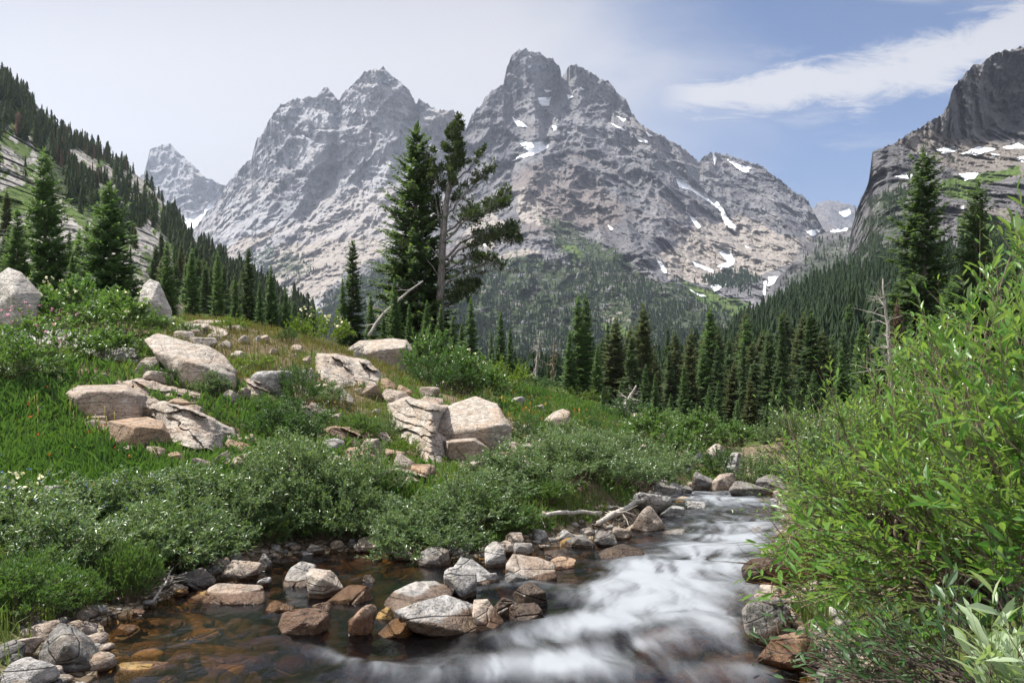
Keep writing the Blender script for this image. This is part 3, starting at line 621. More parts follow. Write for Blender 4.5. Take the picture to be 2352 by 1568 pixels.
proto('fir_f',M['fir_dark'],seed=6,H=10,R=1.5,droop=.25,power=.6,irregular=.3,thin=.16)
def tree(name,key,x,y,h,wide=1.0,label=None,cat='fir tree',group=None,z=None,rz=None,single=False):
    tm,cm,H,R=PROTO[key]; z=float(gz(x,y)[0]) if z is None else z
    s=h/H
    o=link(name,None,loc=(x,y,z-.05),rotz=RNG.uniform(0,6.28) if rz is None else rz,scale=(s*wide,s*wide,s),label=label,cat=cat,group=group)
    link('trunk',tm,o); link('crown',cm,o)
    return o
def ptree(name,key,px,d,top,wide=1.0,label=None,cat='fir tree',group=None):
    x=d*(px-CX)/F; z=float(gz(x,d)[0]); h=CZ+d*(CY-top)/F-z
    return tree(name,key,x,d,h,wide,label,cat,group,z)
# the firs one can tell apart, by where each stands
NAMED=[('fir_tree','fir_c',104,50,343,.8,'tallest dark fir of the left clump, rising above the white triangular boulder'),
('fir_tree','fir_c',252,48,424,1.12,'broad fir with a bare pale lower trunk, left of the standing white rock'),
('fir_tree','fir_a',42,44,478,1.05,'mid-sized fir tucked against the left side of the tallest left fir'),
('fir_tree','fir_a',165,47,585,1.0,'short fir filling the gap between the tallest left fir and the broad fir'),
('fir_tree','fir_a',385,47,556,.9,'fir with layered boughs directly behind the standing white rock'),
('fir_tree','fir_b',440,45,572,1.0,'slim fir just right of the standing white rock'),
('fir_tree','fir_b',500,46,578,.85,'narrow spire fir behind the grassy crest, second right of the standing white rock'),
('fir_tree','fir_d',570,50,572,1.1,'thin tall fir with tufted brownish top behind the crest'),
('fir_tree','fir_b',540,49,628,.8,'low slim fir between the narrow spire and the tufted thin fir'),
('fir_tree','fir_b',622,47,612,1.0,'pointed fir at the middle of the dense trio ending the crest row'),
('fir_tree','fir_b',596,45,645,.8,'shorter left fir of the dense trio on the crest row'),
('fir_tree','fir_b',656,47,660,.85,'shorter right fir of the dense trio on the crest row'),
('fir_tree','fir_d',700,56,698,1.2,'small faint fir behind the yellow-flowered shrub'),
('fir_tree','fir_d',810,46,556,1.15,'slender dark spire fir standing left of the big spruce'),
('fir_tree','fir_b',787,45,640,.8,'short fir at the left foot of the slender dark spire'),
('fir_tree','fir_b',852,42,672,.95,'small fir beside the base of the leaning dead trunk'),
('fir_tree','fir_a',905,40,640,.8,'young fir in front of the left skirt of the big spruce'),
('fir_tree','fir_a',980,42,690,.9,'young fir at the foot of the open-crowned pine, left side'),
('fir_tree','fir_b',1082,38,686,1.0,'slim young fir right of the pine trunk above the leafy shrubs'),
('fir_tree','fir_b',1040,36,725,1.0,'low fir hiding the base of the open-crowned pine'),
('fir_tree','fir_b',1012,40,700,1.0,'young fir hiding the left side of the pine trunk foot'),
('fir_tree','fir_a',1060,41,742,1.0,'bushy low fir just right of the pine trunk foot'),
('fir_tree','fir_b',940,39,700,.9,'young fir before the middle of the big spruce skirt'),
('fir_tree','fir_b',880,40,720,.9,'low fir just right of the leaning dead trunk foot'),
('fir_tree','fir_b',1150,60,716,1.0,'taller of the two small firs right of the pine'),
('fir_tree','fir_b',1172,58,752,.9,'lower right one of the two small firs right of the pine'),
('fir_tree','fir_b',1128,58,760,.8,'lowest fir left of the two small firs right of the pine'),
('fir_tree','fir_b',1328,54,682,1.1,'left stem of the twin dark firs at the meadow edge'),
('fir_tree','fir_b',1346,55,678,1.1,'right stem of the twin dark firs at the meadow edge'),
('fir_tree','fir_a',1308,52,760,.9,'short bushy fir at the left foot of the twin dark firs'),
('fir_tree','fir_a',1372,52,790,.9,'short bushy fir at the right foot of the twin dark firs'),
('fir_tree','fir_d',1452,85,772,1.3,'dark fir standing behind the tangled dead roots'),
('fir_tree','fir_b',1482,80,838,1.1,'lower bright fir right behind the tangled dead roots'),
('fir_tree','fir_b',1572,66,838,1.1,'bright pointed fir at the near edge of the valley stand, right of the roots'),
('fir_tree','fir_b',1505,62,860,1.0,'small bright fir left of the bright pointed fir in the valley stand'),
('fir_tree','fir_a',1692,46,922,1.0,'bushy fresh green fir directly above the tan boulder at the stream bend'),
('fir_tree','fir_a',1628,52,885,.95,'bright fir left behind the bushy fresh green fir above the tan boulder'),
('fir_tree','fir_e',1726,58,868,1.1,'yellowish tipped fir right behind the bushy fresh green fir'),
('fir_tree','fir_b',1795,60,872,1.0,'slim bright fir rising above the left end of the streamside willow'),
('fir_tree','fir_a',1870,58,850,1.0,'bright green fir above the left shoulder of the streamside willow'),
('fir_tree','fir_a',1935,50,800,1.0,'fresh green fir behind the middle of the right willow thicket'),
('fir_tree','fir_f',2122,42,340,1.0,'tallest fir on the right, dense dark column above the willows'),
('fir_tree','fir_f',2238,42,424,.95,'second tallest right fir, thinner with spaced boughs, beside the dark column'),
('fir_tree','fir_c',2180,38,640,.85,'shorter fir between the two tall right firs'),
('fir_tree','fir_a',2090,34,740,1.0,'young green fir at the foot of the tallest right fir'),
('fir_tree','fir_d',2330,46,600,1.0,'dark fir cut by the right edge of the picture')]
for n,k,px,d,top,w,lab in NAMED: ptree(n,k,px,d,top,w,lab)
# the big spruce and the open pine
tr,cr=conifer(seed=11,H=15,R=3.0,whorl=.28,nb=10,twigs=16,droop=.30,power=.70,clear=.02,thin=.10,tw=.30,irregular=.30)
PROTO['spruce']=(tr.mesh('spruce_trunk',[M['bark']],True),cr.mesh('spruce_crown',[M['fir_dark']]),15,2.5)
ptree('spruce_tree','spruce',952,46,290,1.0,'tall dense dark spruce left of the open-crowned pine','spruce tree')
def pine():
    d0=45.0; x0=d0*(1015-CX)/F; zb=float(gz(x0,d0)[0]); r=np.random.default_rng(5)
    def P(px,py,dy=0): q=at(px,py,d0); q[1]=d0+dy; return q-np.array([x0,d0,zb])
    tr=MB(); cr=MB()
    tp=[P(1006,830),P(1010,740),P(1013,640),P(1018,540),P(1026,460),P(1036,400),P(1046,340),P(1052,262)]
    tr.tube(tp,[.30,.27,.24,.20,.165,.125,.08,.02],9)
    tips=[]
    def tuft(p,dr,size,n=9):
        size=size*.78
        dr=dr/np.linalg.norm(dr)
        D=r.normal(0,.55,(n,3))+dr*.9+np.array([0,0,.25]); D/=np.linalg.norm(D,axis=1)[:,None]
        B=p+r.normal(0,.05,(n,3)); L=size*r.uniform(.6,1.1,n)
        V,Q=frond_batch(B,D,r.normal(0,1,(n,3)),L,.16); cr.add(V,None,Q,np.repeat(r.uniform(.0,1.,n),4))
    def limb(pts,r0,nsub,dense=1.0,sub=.95,start=.30,lift=.25):
        pts=np.array(pts); n=14
        tt=np.linspace(0,1,len(pts)); q=np.linspace(0,1,n); C=np.stack([np.interp(q,tt,pts[:,k]) for k in range(3)],1)
        C[1:-1]+=r.normal(0,.05,(n-2,3))
        tr.tube(C,r0*(1-.8*q),5)
        ln=np.linalg.norm(np.diff(C,axis=0),axis=1).sum()
        for _ in range(int(nsub*2.7)):
            s=r.uniform(start,1); k=min(int(s*(n-1)),n-2); b=C[k]; dr=C[k+1]-C[k]; dr/=np.linalg.norm(dr)+1e-9
            sd=dr*r.uniform(.4,.9)+r.normal(0,.55,3)+np.array([0,0,lift]); sd/=np.linalg.norm(sd)
            l=sub*r.uniform(.35,1.)*(1.15-.6*s); m=b+sd*l*.55+r.normal(0,.05,3); e=b+sd*l+np.array([0,0,.12*l])
            tr.tube([b,m,e],[r0*.28,r0*.18,.010],3,cap=False)
            if r.random()<dense:
                tuft(e,sd,.30); tuft(e*.6+m*.4,sd,.26,7)
                for _k in range(2):
                    e2=m+(r.normal(0,.35,3)+sd*.3)*l*.6; tr.tube([m,e2],[r0*.12,.008],3,cap=False); tuft(e2,e2-m+np.array([0,0,.1]),.28,8)
        if dense>.3: tuft(C[-1],C[-1]-C[-2],.34,10)
    # crown top
    for k in range(34):
        s=r.uniform(0,1); py=278+190*s; b=np.array(P(1051-20*s,py+14)); az=r.uniform(0,6.28)
        l=(.30+1.25*s**.6)*r.uniform(.6,1.1); e=b+np.array([math.cos(az)*l*.75,math.sin(az)*l*.75,.35+.45*l])
        limb([b,(b+e)/2+np.array([0,0,-.06]),e],.032,3,1.0,.42,.45,.4)
    limb([P(1012,640),P(985,600,-.4),P(955,575,-.7),P(925,560,-.8)],.05,10,.7,.6,.4,.3)
    limb([P(1030,430),P(1002,395,.4),P(985,370,.5)],.04,8,.9,.45,.4,.4)
    limb([P(1014,520),P(1002,470,.4),P(985,400,.5),P(978,330,.4)],.07,9,.75,.5,.55,.4)
    limb([P(1016,500),P(1008,440,-.3),P(998,380,-.4),P(996,345,-.4)],.05,8,.8,.4,.5,.4)
    limb([P(1028,450),P(1060,400,.3),P(1095,365,.5),P(1116,330,.5)],.06,14,.8,.5,.5,.4)
    limb([P(1022,500),P(1062,455,-.5),P(1105,420,-.9),P(1135,380,-1)],.07,22,.55,.9,.25)
    limb([P(1018,545),P(1070,490,.6),P(1125,462,1.1),P(1168,425,1.3)],.08,30,.75,.9,.3)
    limb([P(1018,560),P(1060,520,-1),P(1120,500,-1.8),P(1170,470,-2)],.08,30,.75,.9,.3)
    limb([P(1015,600),P(1075,545,.3),P(1140,535,.5),P(1195,545,.5)],.09,34,.8,.85,.4)
    limb([P(1015,612),P(1065,570,-.8),P(1130,560,-1.3),P(1190,520,-1.4)],.08,30,.7,.9,.35)
    limb([P(1014,640),P(1060,590,1.0),P(1100,582,1.5),P(1150,600,1.7)],.07,24,.6,.8,.35)
    limb([P(1012,665),P(1060,625,-.6),P(1110,612,-.9),P(1160,615,-1)],.07,16,.25,.8,.3)
    limb([P(1012,655),P(1070,632,.4),P(1130,618,.6),P(1200,622,.7)],.05,14,.1,.6,.4)
    limb([P(1012,690),P(1050,660,.2),P(1075,655,.4),P(1098,650,.5)],.07,22,.95,.7,.3)
    limb([P(1012,715),P(1040,690,-.5),P(1070,680,-.7),P(1090,665,-.8)],.06,18,.85,.7,.3)
    limb([P(1014,590),P(980,560,.2),P(940,525,.3),P(885,480,.4)],.075,14,.35,.7,.5)
    limb([P(1018,540),P(1000,500,.8),P(1004,470,1.2),P(1000,440,1.3)],.06,12,.9,.6,.4)
    limb([P(1010,700),P(990,680,.9),P(985,660,1.2)],.05,8,.8,.6,.4)
    o=link('pine_tree',None,loc=(x0,d0,zb),label='open-crowned old pine with bare grey trunk and wispy boughs reaching right',cat='pine tree')
    link('trunk',tr.mesh('pine_trunk',[M['bark_grey']],True),o); link('crown',cr.mesh('pine_crown',[M['pine']]),o)
pine()
# dead wood
def deadtree(name,pts,radii,label,cat,mat,twigs=0,tl=.6,seed=0,spread=1.0,up=.1):
    r=np.random.default_rng(seed); pts=np.array(pts,float); b=pts[0].copy(); m=MB()
    q=np.linspace(0,1,len(pts)); qq=np.linspace(0,1,12); C=np.stack([np.interp(qq,q,pts[:,k]) for k in range(3)],1)-b
    C[1:-1]+=r.normal(0,.012*np.linalg.norm(C[-1]),(10,3))*.5
    m.tube(C,np.interp(qq,q,radii),7)
    for _ in range(twigs):
        k=r.integers(2,11); d=r.normal(0,1,3)*spread; d[2]=d[2]*.4+up; d/=np.linalg.norm(d); l=tl*r.uniform(.3,1)
        p0=C[k]; p1=p0+d*l*.5; p2=p0+d*l+np.array([0,0,-.15*l])+r.normal(0,.1*l,3)
        r0=np.interp(qq[k],q,radii)*.4; m.tube([p0,p1,p2],[r0,r0*.6,r0*.2],4,cap=False)
        for _k in range(2):
            e=p1+(d*.5+r.normal(0,.5,3))*l*.5; m.tube([p1,e],[r0*.4,r0*.15],3,cap=False)
    return link(name,m.mesh(name,[mat],True),loc=b,label=label,cat=cat)
deadtree('dead_trunk',[at(846,772,40),at(880,722,40.5),at(920,686,41),at(972,645,41.5)],[.10,.09,.075,.035],'bleached dead trunk leaning against the big spruce','dead trunk',M['deadwood'],7,1.0,1)
deadtree('dead_trunk',[at(1232,875,56),at(1234,820,56),at(1240,762,56)],[.12,.09,.02],'pale bare snag with drooping twigs, left of the twin dark firs','dead tree',M['deadwood'],34,.9,2,1,-.5)
deadtree('dead_trunk',[at(1268,880,60),at(1270,830,60),at(1272,775,60)],[.12,.09,.02],'pinkish dead snag with short drooping twigs nearest the twin dark firs','dead tree',M['twig'],36,.8,3,1,-.5)
deadtree('dead_trunk',[at(1425,958,40),at(1442,920,40),at(1462,885,40)],[.16,.12,.05],'tangled uprooted dead trunk at the meadow edge','dead trunk',M['deadwood'],22,1.0,4,1.2,.1)
deadtree('dead_trunk',[at(2050,900,36),at(2040,760,36),at(2028,640,36)],[.11,.08,.03],'silvery dead tree with forked bare branches, left of the tallest right fir','dead tree',M['deadwood'],34,1.7,6,1.3,.35)
deadtree('dead_trunk',[at(1905,1030,44),at(1900,990,44),at(1893,955,44)],[.08,.06,.02],'small grey snag with ladder-like twigs behind the willow','dead tree',M['deadwood'],30,.7,7,1,-.3)
deadtree('dead_trunk',[at(1722,960,60),at(1722,930,60),at(1721,905,60)],[.07,.05,.02],'thin white snag left of the bushy fresh green fir','dead tree',M['deadwood'],12,.5,8,1,0)
deadtree('driftwood_log',[hit(1205,1208)+[0,0,.12],hit(1290,1210)+[0,0,.22],hit(1380,1208)+[0,0,.24]],[.028,.036,.03],'pale fallen log lying under the bank willows','log',M['driftwood'],4,.4,9)
deadtree('driftwood_log',[hit(1375,1222)+[0,0,.15],hit(1430,1205)+[0,0,.30],hit(1492,1175)+[0,0,.35]],[.05,.06,.04],'pale driftwood leaning over the bank rocks beside the rapid','log',M['driftwood'],8,.6,10)
deadtree('driftwood_log',[hit(352,1392)+[0,0,.05],hit(378,1370)+[0,0,.12],hit(398,1352)+[0,0,.22]],[.012,.010,.006],'bunch of bleached sticks at the waterline by the round bush','sticks',M['driftwood'],14,.35,11)
deadtree('driftwood_log',[hit(985,1300)+[0,0,.02],hit(1000,1290)+[0,0,.12],hit(1005,1275)+[0,0,.22]],[.016,.014,.008],'short pale stick poking up between the bank stones','stick',M['driftwood'],3,.2,12)
# brown dead fir below the silvery one
PROTO['fir_red']=(PROTO['fir_e'][0],PROTO['fir_e'][1].copy(),10,1.45); PROTO['fir_red'][1].materials.clear(); PROTO['fir_red'][1].materials.append(M['fir_dead'])
ptree('fir_tree','fir_red',2062,37,690,.6,'rust-brown dead fir at the foot of the silvery dead tree')
# ------------------------------------------------ the dense stand across the valley: single trees
r=np.random.default_rng(21); cnt=0
STANDLAB='dark spruce standing among many alike in the dense valley stand'
spots=[]
while len(spots)<195:
    d=math.exp(r.uniform(math.log(68),math.log(200))); px=r.uniform(1330,2420)
    lim=np.interp(px,[1330,1500,1700,2000,2420],[120,85,72,60,55])
    if d<lim or (px<1560 and d<92): continue
    x=d*(px-CX)/F
    if any((x-a)**2+(d-b)**2<(1.4+.008*d)**2*1.3 for a,b in spots): continue
    spots.append((x,d))
for x,d in sorted(spots,key=lambda q:q[1]):
    k=r.choice(['fir_d','fir_e','fir_f','fir_e','fir_d','fir_b'])
    h=r.uniform(8.5,13.5)*(.8 if d<85 else 1)
    tree('spruce_tree',k,x,d,h*r.choice([.42,.65,.85,1,1,1.25]),r.uniform(.8,1.5),STANDLAB,'spruce tree','dark spruces of the dense valley stand')
# young firs between the stand and the stream
for px,d,hh in [(1540,60,2.6),(1600,58,2.4),(1665,54,2.2),(1760,52,3.0),(1830,54,3.4),(1905,48,3.2),(1985,44,4.0),(2020,40,3.0),(1650,64,4.2),(1850,70,5.0),(1780,70,4.2),(1960,62,5.0),(1400,56,1.8),(1425,60,2.4),(1260,56,1.7),(1210,52,1.5),(1385,40,1.4)]:
    tree('fir_tree',str(r.choice(['fir_a','fir_b'])),d*(px-CX)/F,d,hh,1.1,'young bright green fir among others along the near edge of the valley stand','fir tree','young firs at the near edge of the valley stand')

# ------------------------------------------------ far trees on the slopes
def far_template(seed,tiers=9,k=7,R=.14,power=.8,base=.02):
    r=np.random.default_rng(seed); V=[];T=[];A=[];n=0
    for i in range(tiers):
        z0=base+(1-base)*i/tiers; q=1-z0; rad=R*(q**power)+.012
        top=min(1.0,z0+(1-base)/tiers*2.1); a0=r.uniform(0,6.28)
        V.append((0,0,top)); c=n; n+=1; A.append(.3)
        for j in range(k):
            a=a0+j*6.283/k; w=math.pi/k*.95; rr=rad*r.uniform(.45,1.5); dz=-.05*r.uniform(.2,1.3)
            V += [(math.cos(a-w)*rr*.62,math.sin(a-w)*rr*.62,z0+.02),(math.cos(a)*rr,math.sin(a)*rr,z0+dz),(math.cos(a+w)*rr*.62,math.sin(a+w)*rr*.62,z0+.02)]
            A += [.2,.8,.2]
            T += [(c,n,n+1),(c,n+1,n+2)]; n+=3
    return np.array(V),np.array(T),np.array(A)
FT=[far_template(s,9,7,R,p) for s,R,p in ((1,.13,.8),(2,.16,.7),(3,.11,.9),(4,.14,.6),(5,.18,.8),(6,.12,.6))]
FTs=[far_template(s,4,5,R,p) for s,R,p in ((11,.17,.7),(12,.22,.6),(13,.14,.8))]
def scatter_forest(name,pos,h,wide,tint,mat,seed,temps=FT):
    r=np.random.default_rng(seed); V=[];T=[];A=[];n=0
    which=r.integers(0,len(temps),len(pos))
    for k,(v,tt,a) in enumerate(temps):
        i=np.where(which==k)[0]
        if not len(i): continue
        ang=r.uniform(0,6.28,len(i)); c,s=np.cos(ang),np.sin(ang)
        hx=h[i]*wide[i]
        X=(v[None,:,0]*c[:,None]-v[None,:,1]*s[:,None])*hx[:,None]+pos[i,0][:,None]
        Y=(v[None,:,0]*s[:,None]+v[None,:,1]*c[:,None])*hx[:,None]+pos[i,1][:,None]
        Z=v[None,:,2]*h[i][:,None]+pos[i,2][:,None]
        V.append(np.stack([X,Y,Z],-1).reshape(-1,3)); T.append((tt[None]+(np.arange(len(i))*len(v))[:,None,None]).reshape(-1,3)+n); A.append((a[None]*.55+tint[i][:,None]*.6).reshape(-1)); n+=len(i)*len(v)
    me=np_mesh(name,np.vstack(V),[np.vstack(T)],[mat],False,{'tint':np.clip(np.concatenate(A),0,1)})
    return link(name,me,kind='stuff')
def pick(SH,n,weight,seed):
    r=np.random.default_rng(seed); w=np.clip(weight,0,None); w=w/w.sum()
    i=r.choice(len(w),n,replace=True,p=w); P=SH['V'][i].copy(); k=(P[:,1]/F*SH.get('st',2))
    P[:,0]+=r.uniform(-1,1,n)*k; return P,i
def spread(SH,n,weight,seed,hm,hs,wide=(.8,1.2),mat=None,name='forest',temps=FT):
    r=np.random.default_rng(seed+100); P,i=pick(SH,n,weight,seed)
    h=np.clip(r.normal(hm,hs,n),hm*.35,hm*2); P[:,2]-=.06*h
    tn=np.clip(.5+.8*fbm(P/150.,3,seed=seed)+r.normal(0,.22,n),0,1)
    return scatter_forest(name,P,h,r.uniform(*wide,n),tn,mat or M['fir_far'],seed,temps)
pxm,pym=M3['px'],M3['py']; nn=fbm(np.c_[pxm/58+pym/90,pym/30,np.zeros(len(pxm))],5,gain=.62,seed=61)*1.15; veg=M3['A']['veg']
dens=veg*smooth(nn+.22*smooth(pym,600,800)+.25*(veg-.5)+.4*smooth(pym,745,810),-.02,.14)*(1-M3['A']['scree'])*(1-M3['A']['meadow']*.8)
w=dens*(M3['d']/2500.)**.6
spread(M3,19000,np.where(pym>600,w,w*.55),71,14,4,(.75,1.1),mat=M['fir_slope'],name='forest',temps=FTs+FT[:2])
m=np.zeros(len(pxm)); m[:]=smooth(polydist(pxm,pym,[(1610,640),(1700,620),(1745,640),(1720,665),(1640,660)]),-4,4)
spread(M3,260,m,72,20,5,name='grove',temps=FTs)
pv,qv=M2['px'],M2['py']; n2_=fbm(np.c_[pv/22,qv/14,np.zeros(len(pv))],4,seed=62)
spread(M2,900,M2['A']['veg']*smooth(n2_,-.05,.2),73,15,4,name='forest',temps=FTs)
pc,qc=CL['px'],CL['py']; n3_=fbm(np.c_[pc/30,qc/26,np.zeros(len(pc))],4,seed=63)
spread(CL,1900,CL['A']['veg']*smooth(n3_,-.05,.2)*(pc<2460)*(CL['d']/800.)+.004*(qc>320),74,11,3,name='forest')
ph,qh=HU['px'],HU['py']; spread(HU,420,HU['A']['veg'],75,16,4,name='forest',temps=FTs)
pr,qr=RS['px'],RS['py']
spread(RS,4200,(pr<2480)*(pr>1490)*(RS['d']**.9)*(RS['d']>185)*smooth(fbm(np.c_[pr/60,qr/25,np.zeros(len(pr))],3,seed=64),-.45,-.05),76,14,3.2,(.85,1.25),name='forest')
# woods on the valley floor
r=np.random.default_rng(301); n_=5200; px_=r.uniform(880,2000,n_); d_=np.exp(r.uniform(math.log(125),math.log(1650),n_)); k_=d_>np.interp(px_,[880,1350,1480,1600],[560,440,300,205]); px_,d_=px_[k_],d_[k_]; X_=d_*(px_-CX)/F; Z_=gz(X_,d_)
h_=np.clip(r.normal(9.5,2.5,len(d_)),5,15)*np.interp(px_,[1350,1550],[.75,1.1]); scatter_forest('forest',np.c_[X_,d_,Z_-.5],h_,r.uniform(.8,1.25,len(d_)),r.uniform(0,1,len(d_)),M['fir_far'],302)
n_=420; px_=r.uniform(1170,1440,n_); d_=np.exp(r.uniform(math.log(115),math.log(480),n_)); X_=d_*(px_-CX)/F
scatter_forest('forest',np.c_[X_,d_,gz(X_,d_)-.3],np.clip(r.normal(5.,1.2,n_),2.5,8),r.uniform(.9,1.4,n_),r.uniform(0,1,n_),M['fir_far'],303)
# left valley side: nearest trees one by one, the rest as one wood
pl,ql=LH['px'],LH['py']; nl=fbm(np.c_[pl/30,ql/40,np.zeros(len(pl))],4,seed=65); A=LH['A']
rock=[[(0,300),(90,340),(170,410),(150,480),(60,470),(0,430)],[(160,335),(250,385),(262,425),(210,405),(160,370)],[(140,460),(235,475),(270,580),(180,560)],[(255,362),(340,435),(365,475),(325,455),(285,412)],[(200,420),(260,450),(270,480),(215,450)],[(340,520),(380,540),(400,570),(360,560)]]
rk=np.zeros(len(pl))
for po in rock: rk=np.maximum(rk,smooth(polydist(pl,ql,po),-6,6))
wl=(.16+A['veg'])*smooth(nl,-.18,.12)*(1-.95*rk)*(1-.7*A['meadow'])
near=LH['d']<255
P,i=pick(LH,600,wl*near*(pl>-60)*LH['d'],81); r=np.random.default_rng(82); done=[]
for q in P:
    if len(done)>=95: break
    if any((q[0]-a)**2+(q[1]-b)**2<9 for a,b in done): continue
    if q[1]<85 and q[0]*F/q[1]+CX<330: continue
    done.append((q[0],q[1]))
    tree('fir_tree',str(r.choice(['fir_d','fir_e','fir_b','fir_f'])),q[0],q[1],r.uniform(5.5,10.5),r.uniform(.85,1.2),'dark fir among many on the lower part of the steep left hillside','fir tree','firs scattered on the left hillside',z=q[2])
spread(LH,2100,wl*(~near)*(pl>-120)*(LH['d']/400.)**1.1,83,8.5,2.8,(.8,1.5),mat=M['fir_hill'],name='forest')
P,i=pick(LH,60,wl*(~near)*(pl>120)*(ql<420)*(pl<320),84); scatter_forest('dead_wood_stand',P,np.full(60,10.),np.full(60,.5),RNG.uniform(0,1,60),M['fir_dead'],85)
x_=at(40,330,330); 
P=LH['V'][np.argsort((pl-42)**2+(ql-308)**2)[:40:4]]; scatter_forest('rusty_tree_clump',P,np.full(len(P),11.),np.full(len(P),1.2),RNG.uniform(.4,1,len(P)),M['fir_dead'],86)
i_=np.argmin((CL['px']-2142)**2+(CL['py']-280)**2)
# ================================================================== rocks
_ico={}
def ico(n):
    if n not in _ico:
        bm=bmesh.new(); bmesh.ops.create_icosphere(bm,subdivisions=n,radius=1); bm.verts.ensure_lookup_table()
        _ico[n]=(np.array([v.co[:] for v in bm.verts]),np.array([[v.index for v in f.verts] for f in bm.faces])); bm.free()
    return _ico[n]
def radial(V,planes,p):
    acc=np.zeros(len(V))
    for n,h in planes:
        q=np.maximum(V@n,0)/max(h,.02); acc+=q**p
    return acc**(-1.0/p)
def roughen(V,size,rough,seed):
    """V in metres; broken-stone relief of the given strength"""
    c=V.mean(0); nn=V-c; nn/=np.linalg.norm(nn,axis=1)[:,None]+1e-9
    q=V/size*2.2+seed*3.7
    lay=np.c_[q[:,0]*.7,q[:,1]*.7,q[:,2]*2.2+.5*q[:,0]]
    d=rough*size*(.55*fbm(q,5,gain=.55,seed=1)-.40*smooth(fbm(lay*1.2,4,ridged=True,gain=.5,seed=2),.55,.95)+.16*fbm(q*5,4,gain=.6,seed=3))
    return V+nn*d[:,None]
def rock_geo(seed,dims,n=5,ncut=11,lo=.55,hi=.92,cuts=(),rough=.07,sharp=None):
    r=np.random.default_rng(seed); V,T=ico(n)
    pl=[(np.array(c[:3],float)/np.linalg.norm(c[:3]),c[3]) for c in cuts]
    k=int(ncut*.9)+3
    for i in range(k):
        v=r.normal(size=3); v/=np.linalg.norm(v); pl.append((v,r.uniform(lo+.02,hi)))
    for i in range(6):
        v=np.zeros(3); v[i//2]=1 if i%2 else -1; pl.append((v,1.0))
    rad=np.minimum(radial(V,pl,sharp or r.uniform(22,60)),1.25)
    X=V*rad[:,None]; X/=np.abs(X).max(0)
    X=X*np.array(dims)/2
    return roughen(X,float(np.mean(dims)),rough,seed),T
def place_rock(name,px,py,w,h,mat,label,seed,dep=.85,tilt=0.0,bury=.30,n=5,cat='rock',group=None,rough=.075,ncut=11,lo=.55,hi=.92,cuts=(),wetline=None,d=None,rz=None):
    """px,py is the middle of the visible stone, w,h its visible size in the photograph"""
    p=hit(px,py+h*.42) if d is None else at(px,py+h*.42,d)
    D=p[1]; W=w*D/F; Hh=h*D/F
    tot=Hh/(1-bury); r=np.random.default_rng(seed)
    V,T=rock_geo(seed,(W*1.06,W*dep,tot),n,ncut,lo,hi,cuts,rough)
    a=r.uniform(-.25,.25) if rz is None else rz
    c,s=math.cos(tilt),math.sin(tilt); V=np.c_[V[:,0]*c-V[:,2]*s,V[:,1],V[:,0]*s+V[:,2]*c]
    c,s=math.cos(a),math.sin(a); V=np.c_[V[:,0]*c-V[:,1]*s,V[:,0]*s+V[:,1]*c,V[:,2]]
    loc=np.array([p[0],D+W*dep*.30,p[2]+tot*(.5-bury)])
    sd=polydist(np.array([loc[0]]),np.array([loc[1]]),STREAM)[0]
    wet=np.zeros(len(V))
    if sd>-.9 and D<34:
        z=V[:,2]+loc[2]-zw(loc[1]); hh=.065 if wetline is None else wetline
        wet=1-smooth(z,hh*.4,hh*1.5)
    V[:,2]-=-0.0
    me=np_mesh(name,V,[T],[M[mat]],True,dict(wet=wet))
    return link(name,me,loc=loc,label=label,cat=cat,group=group)
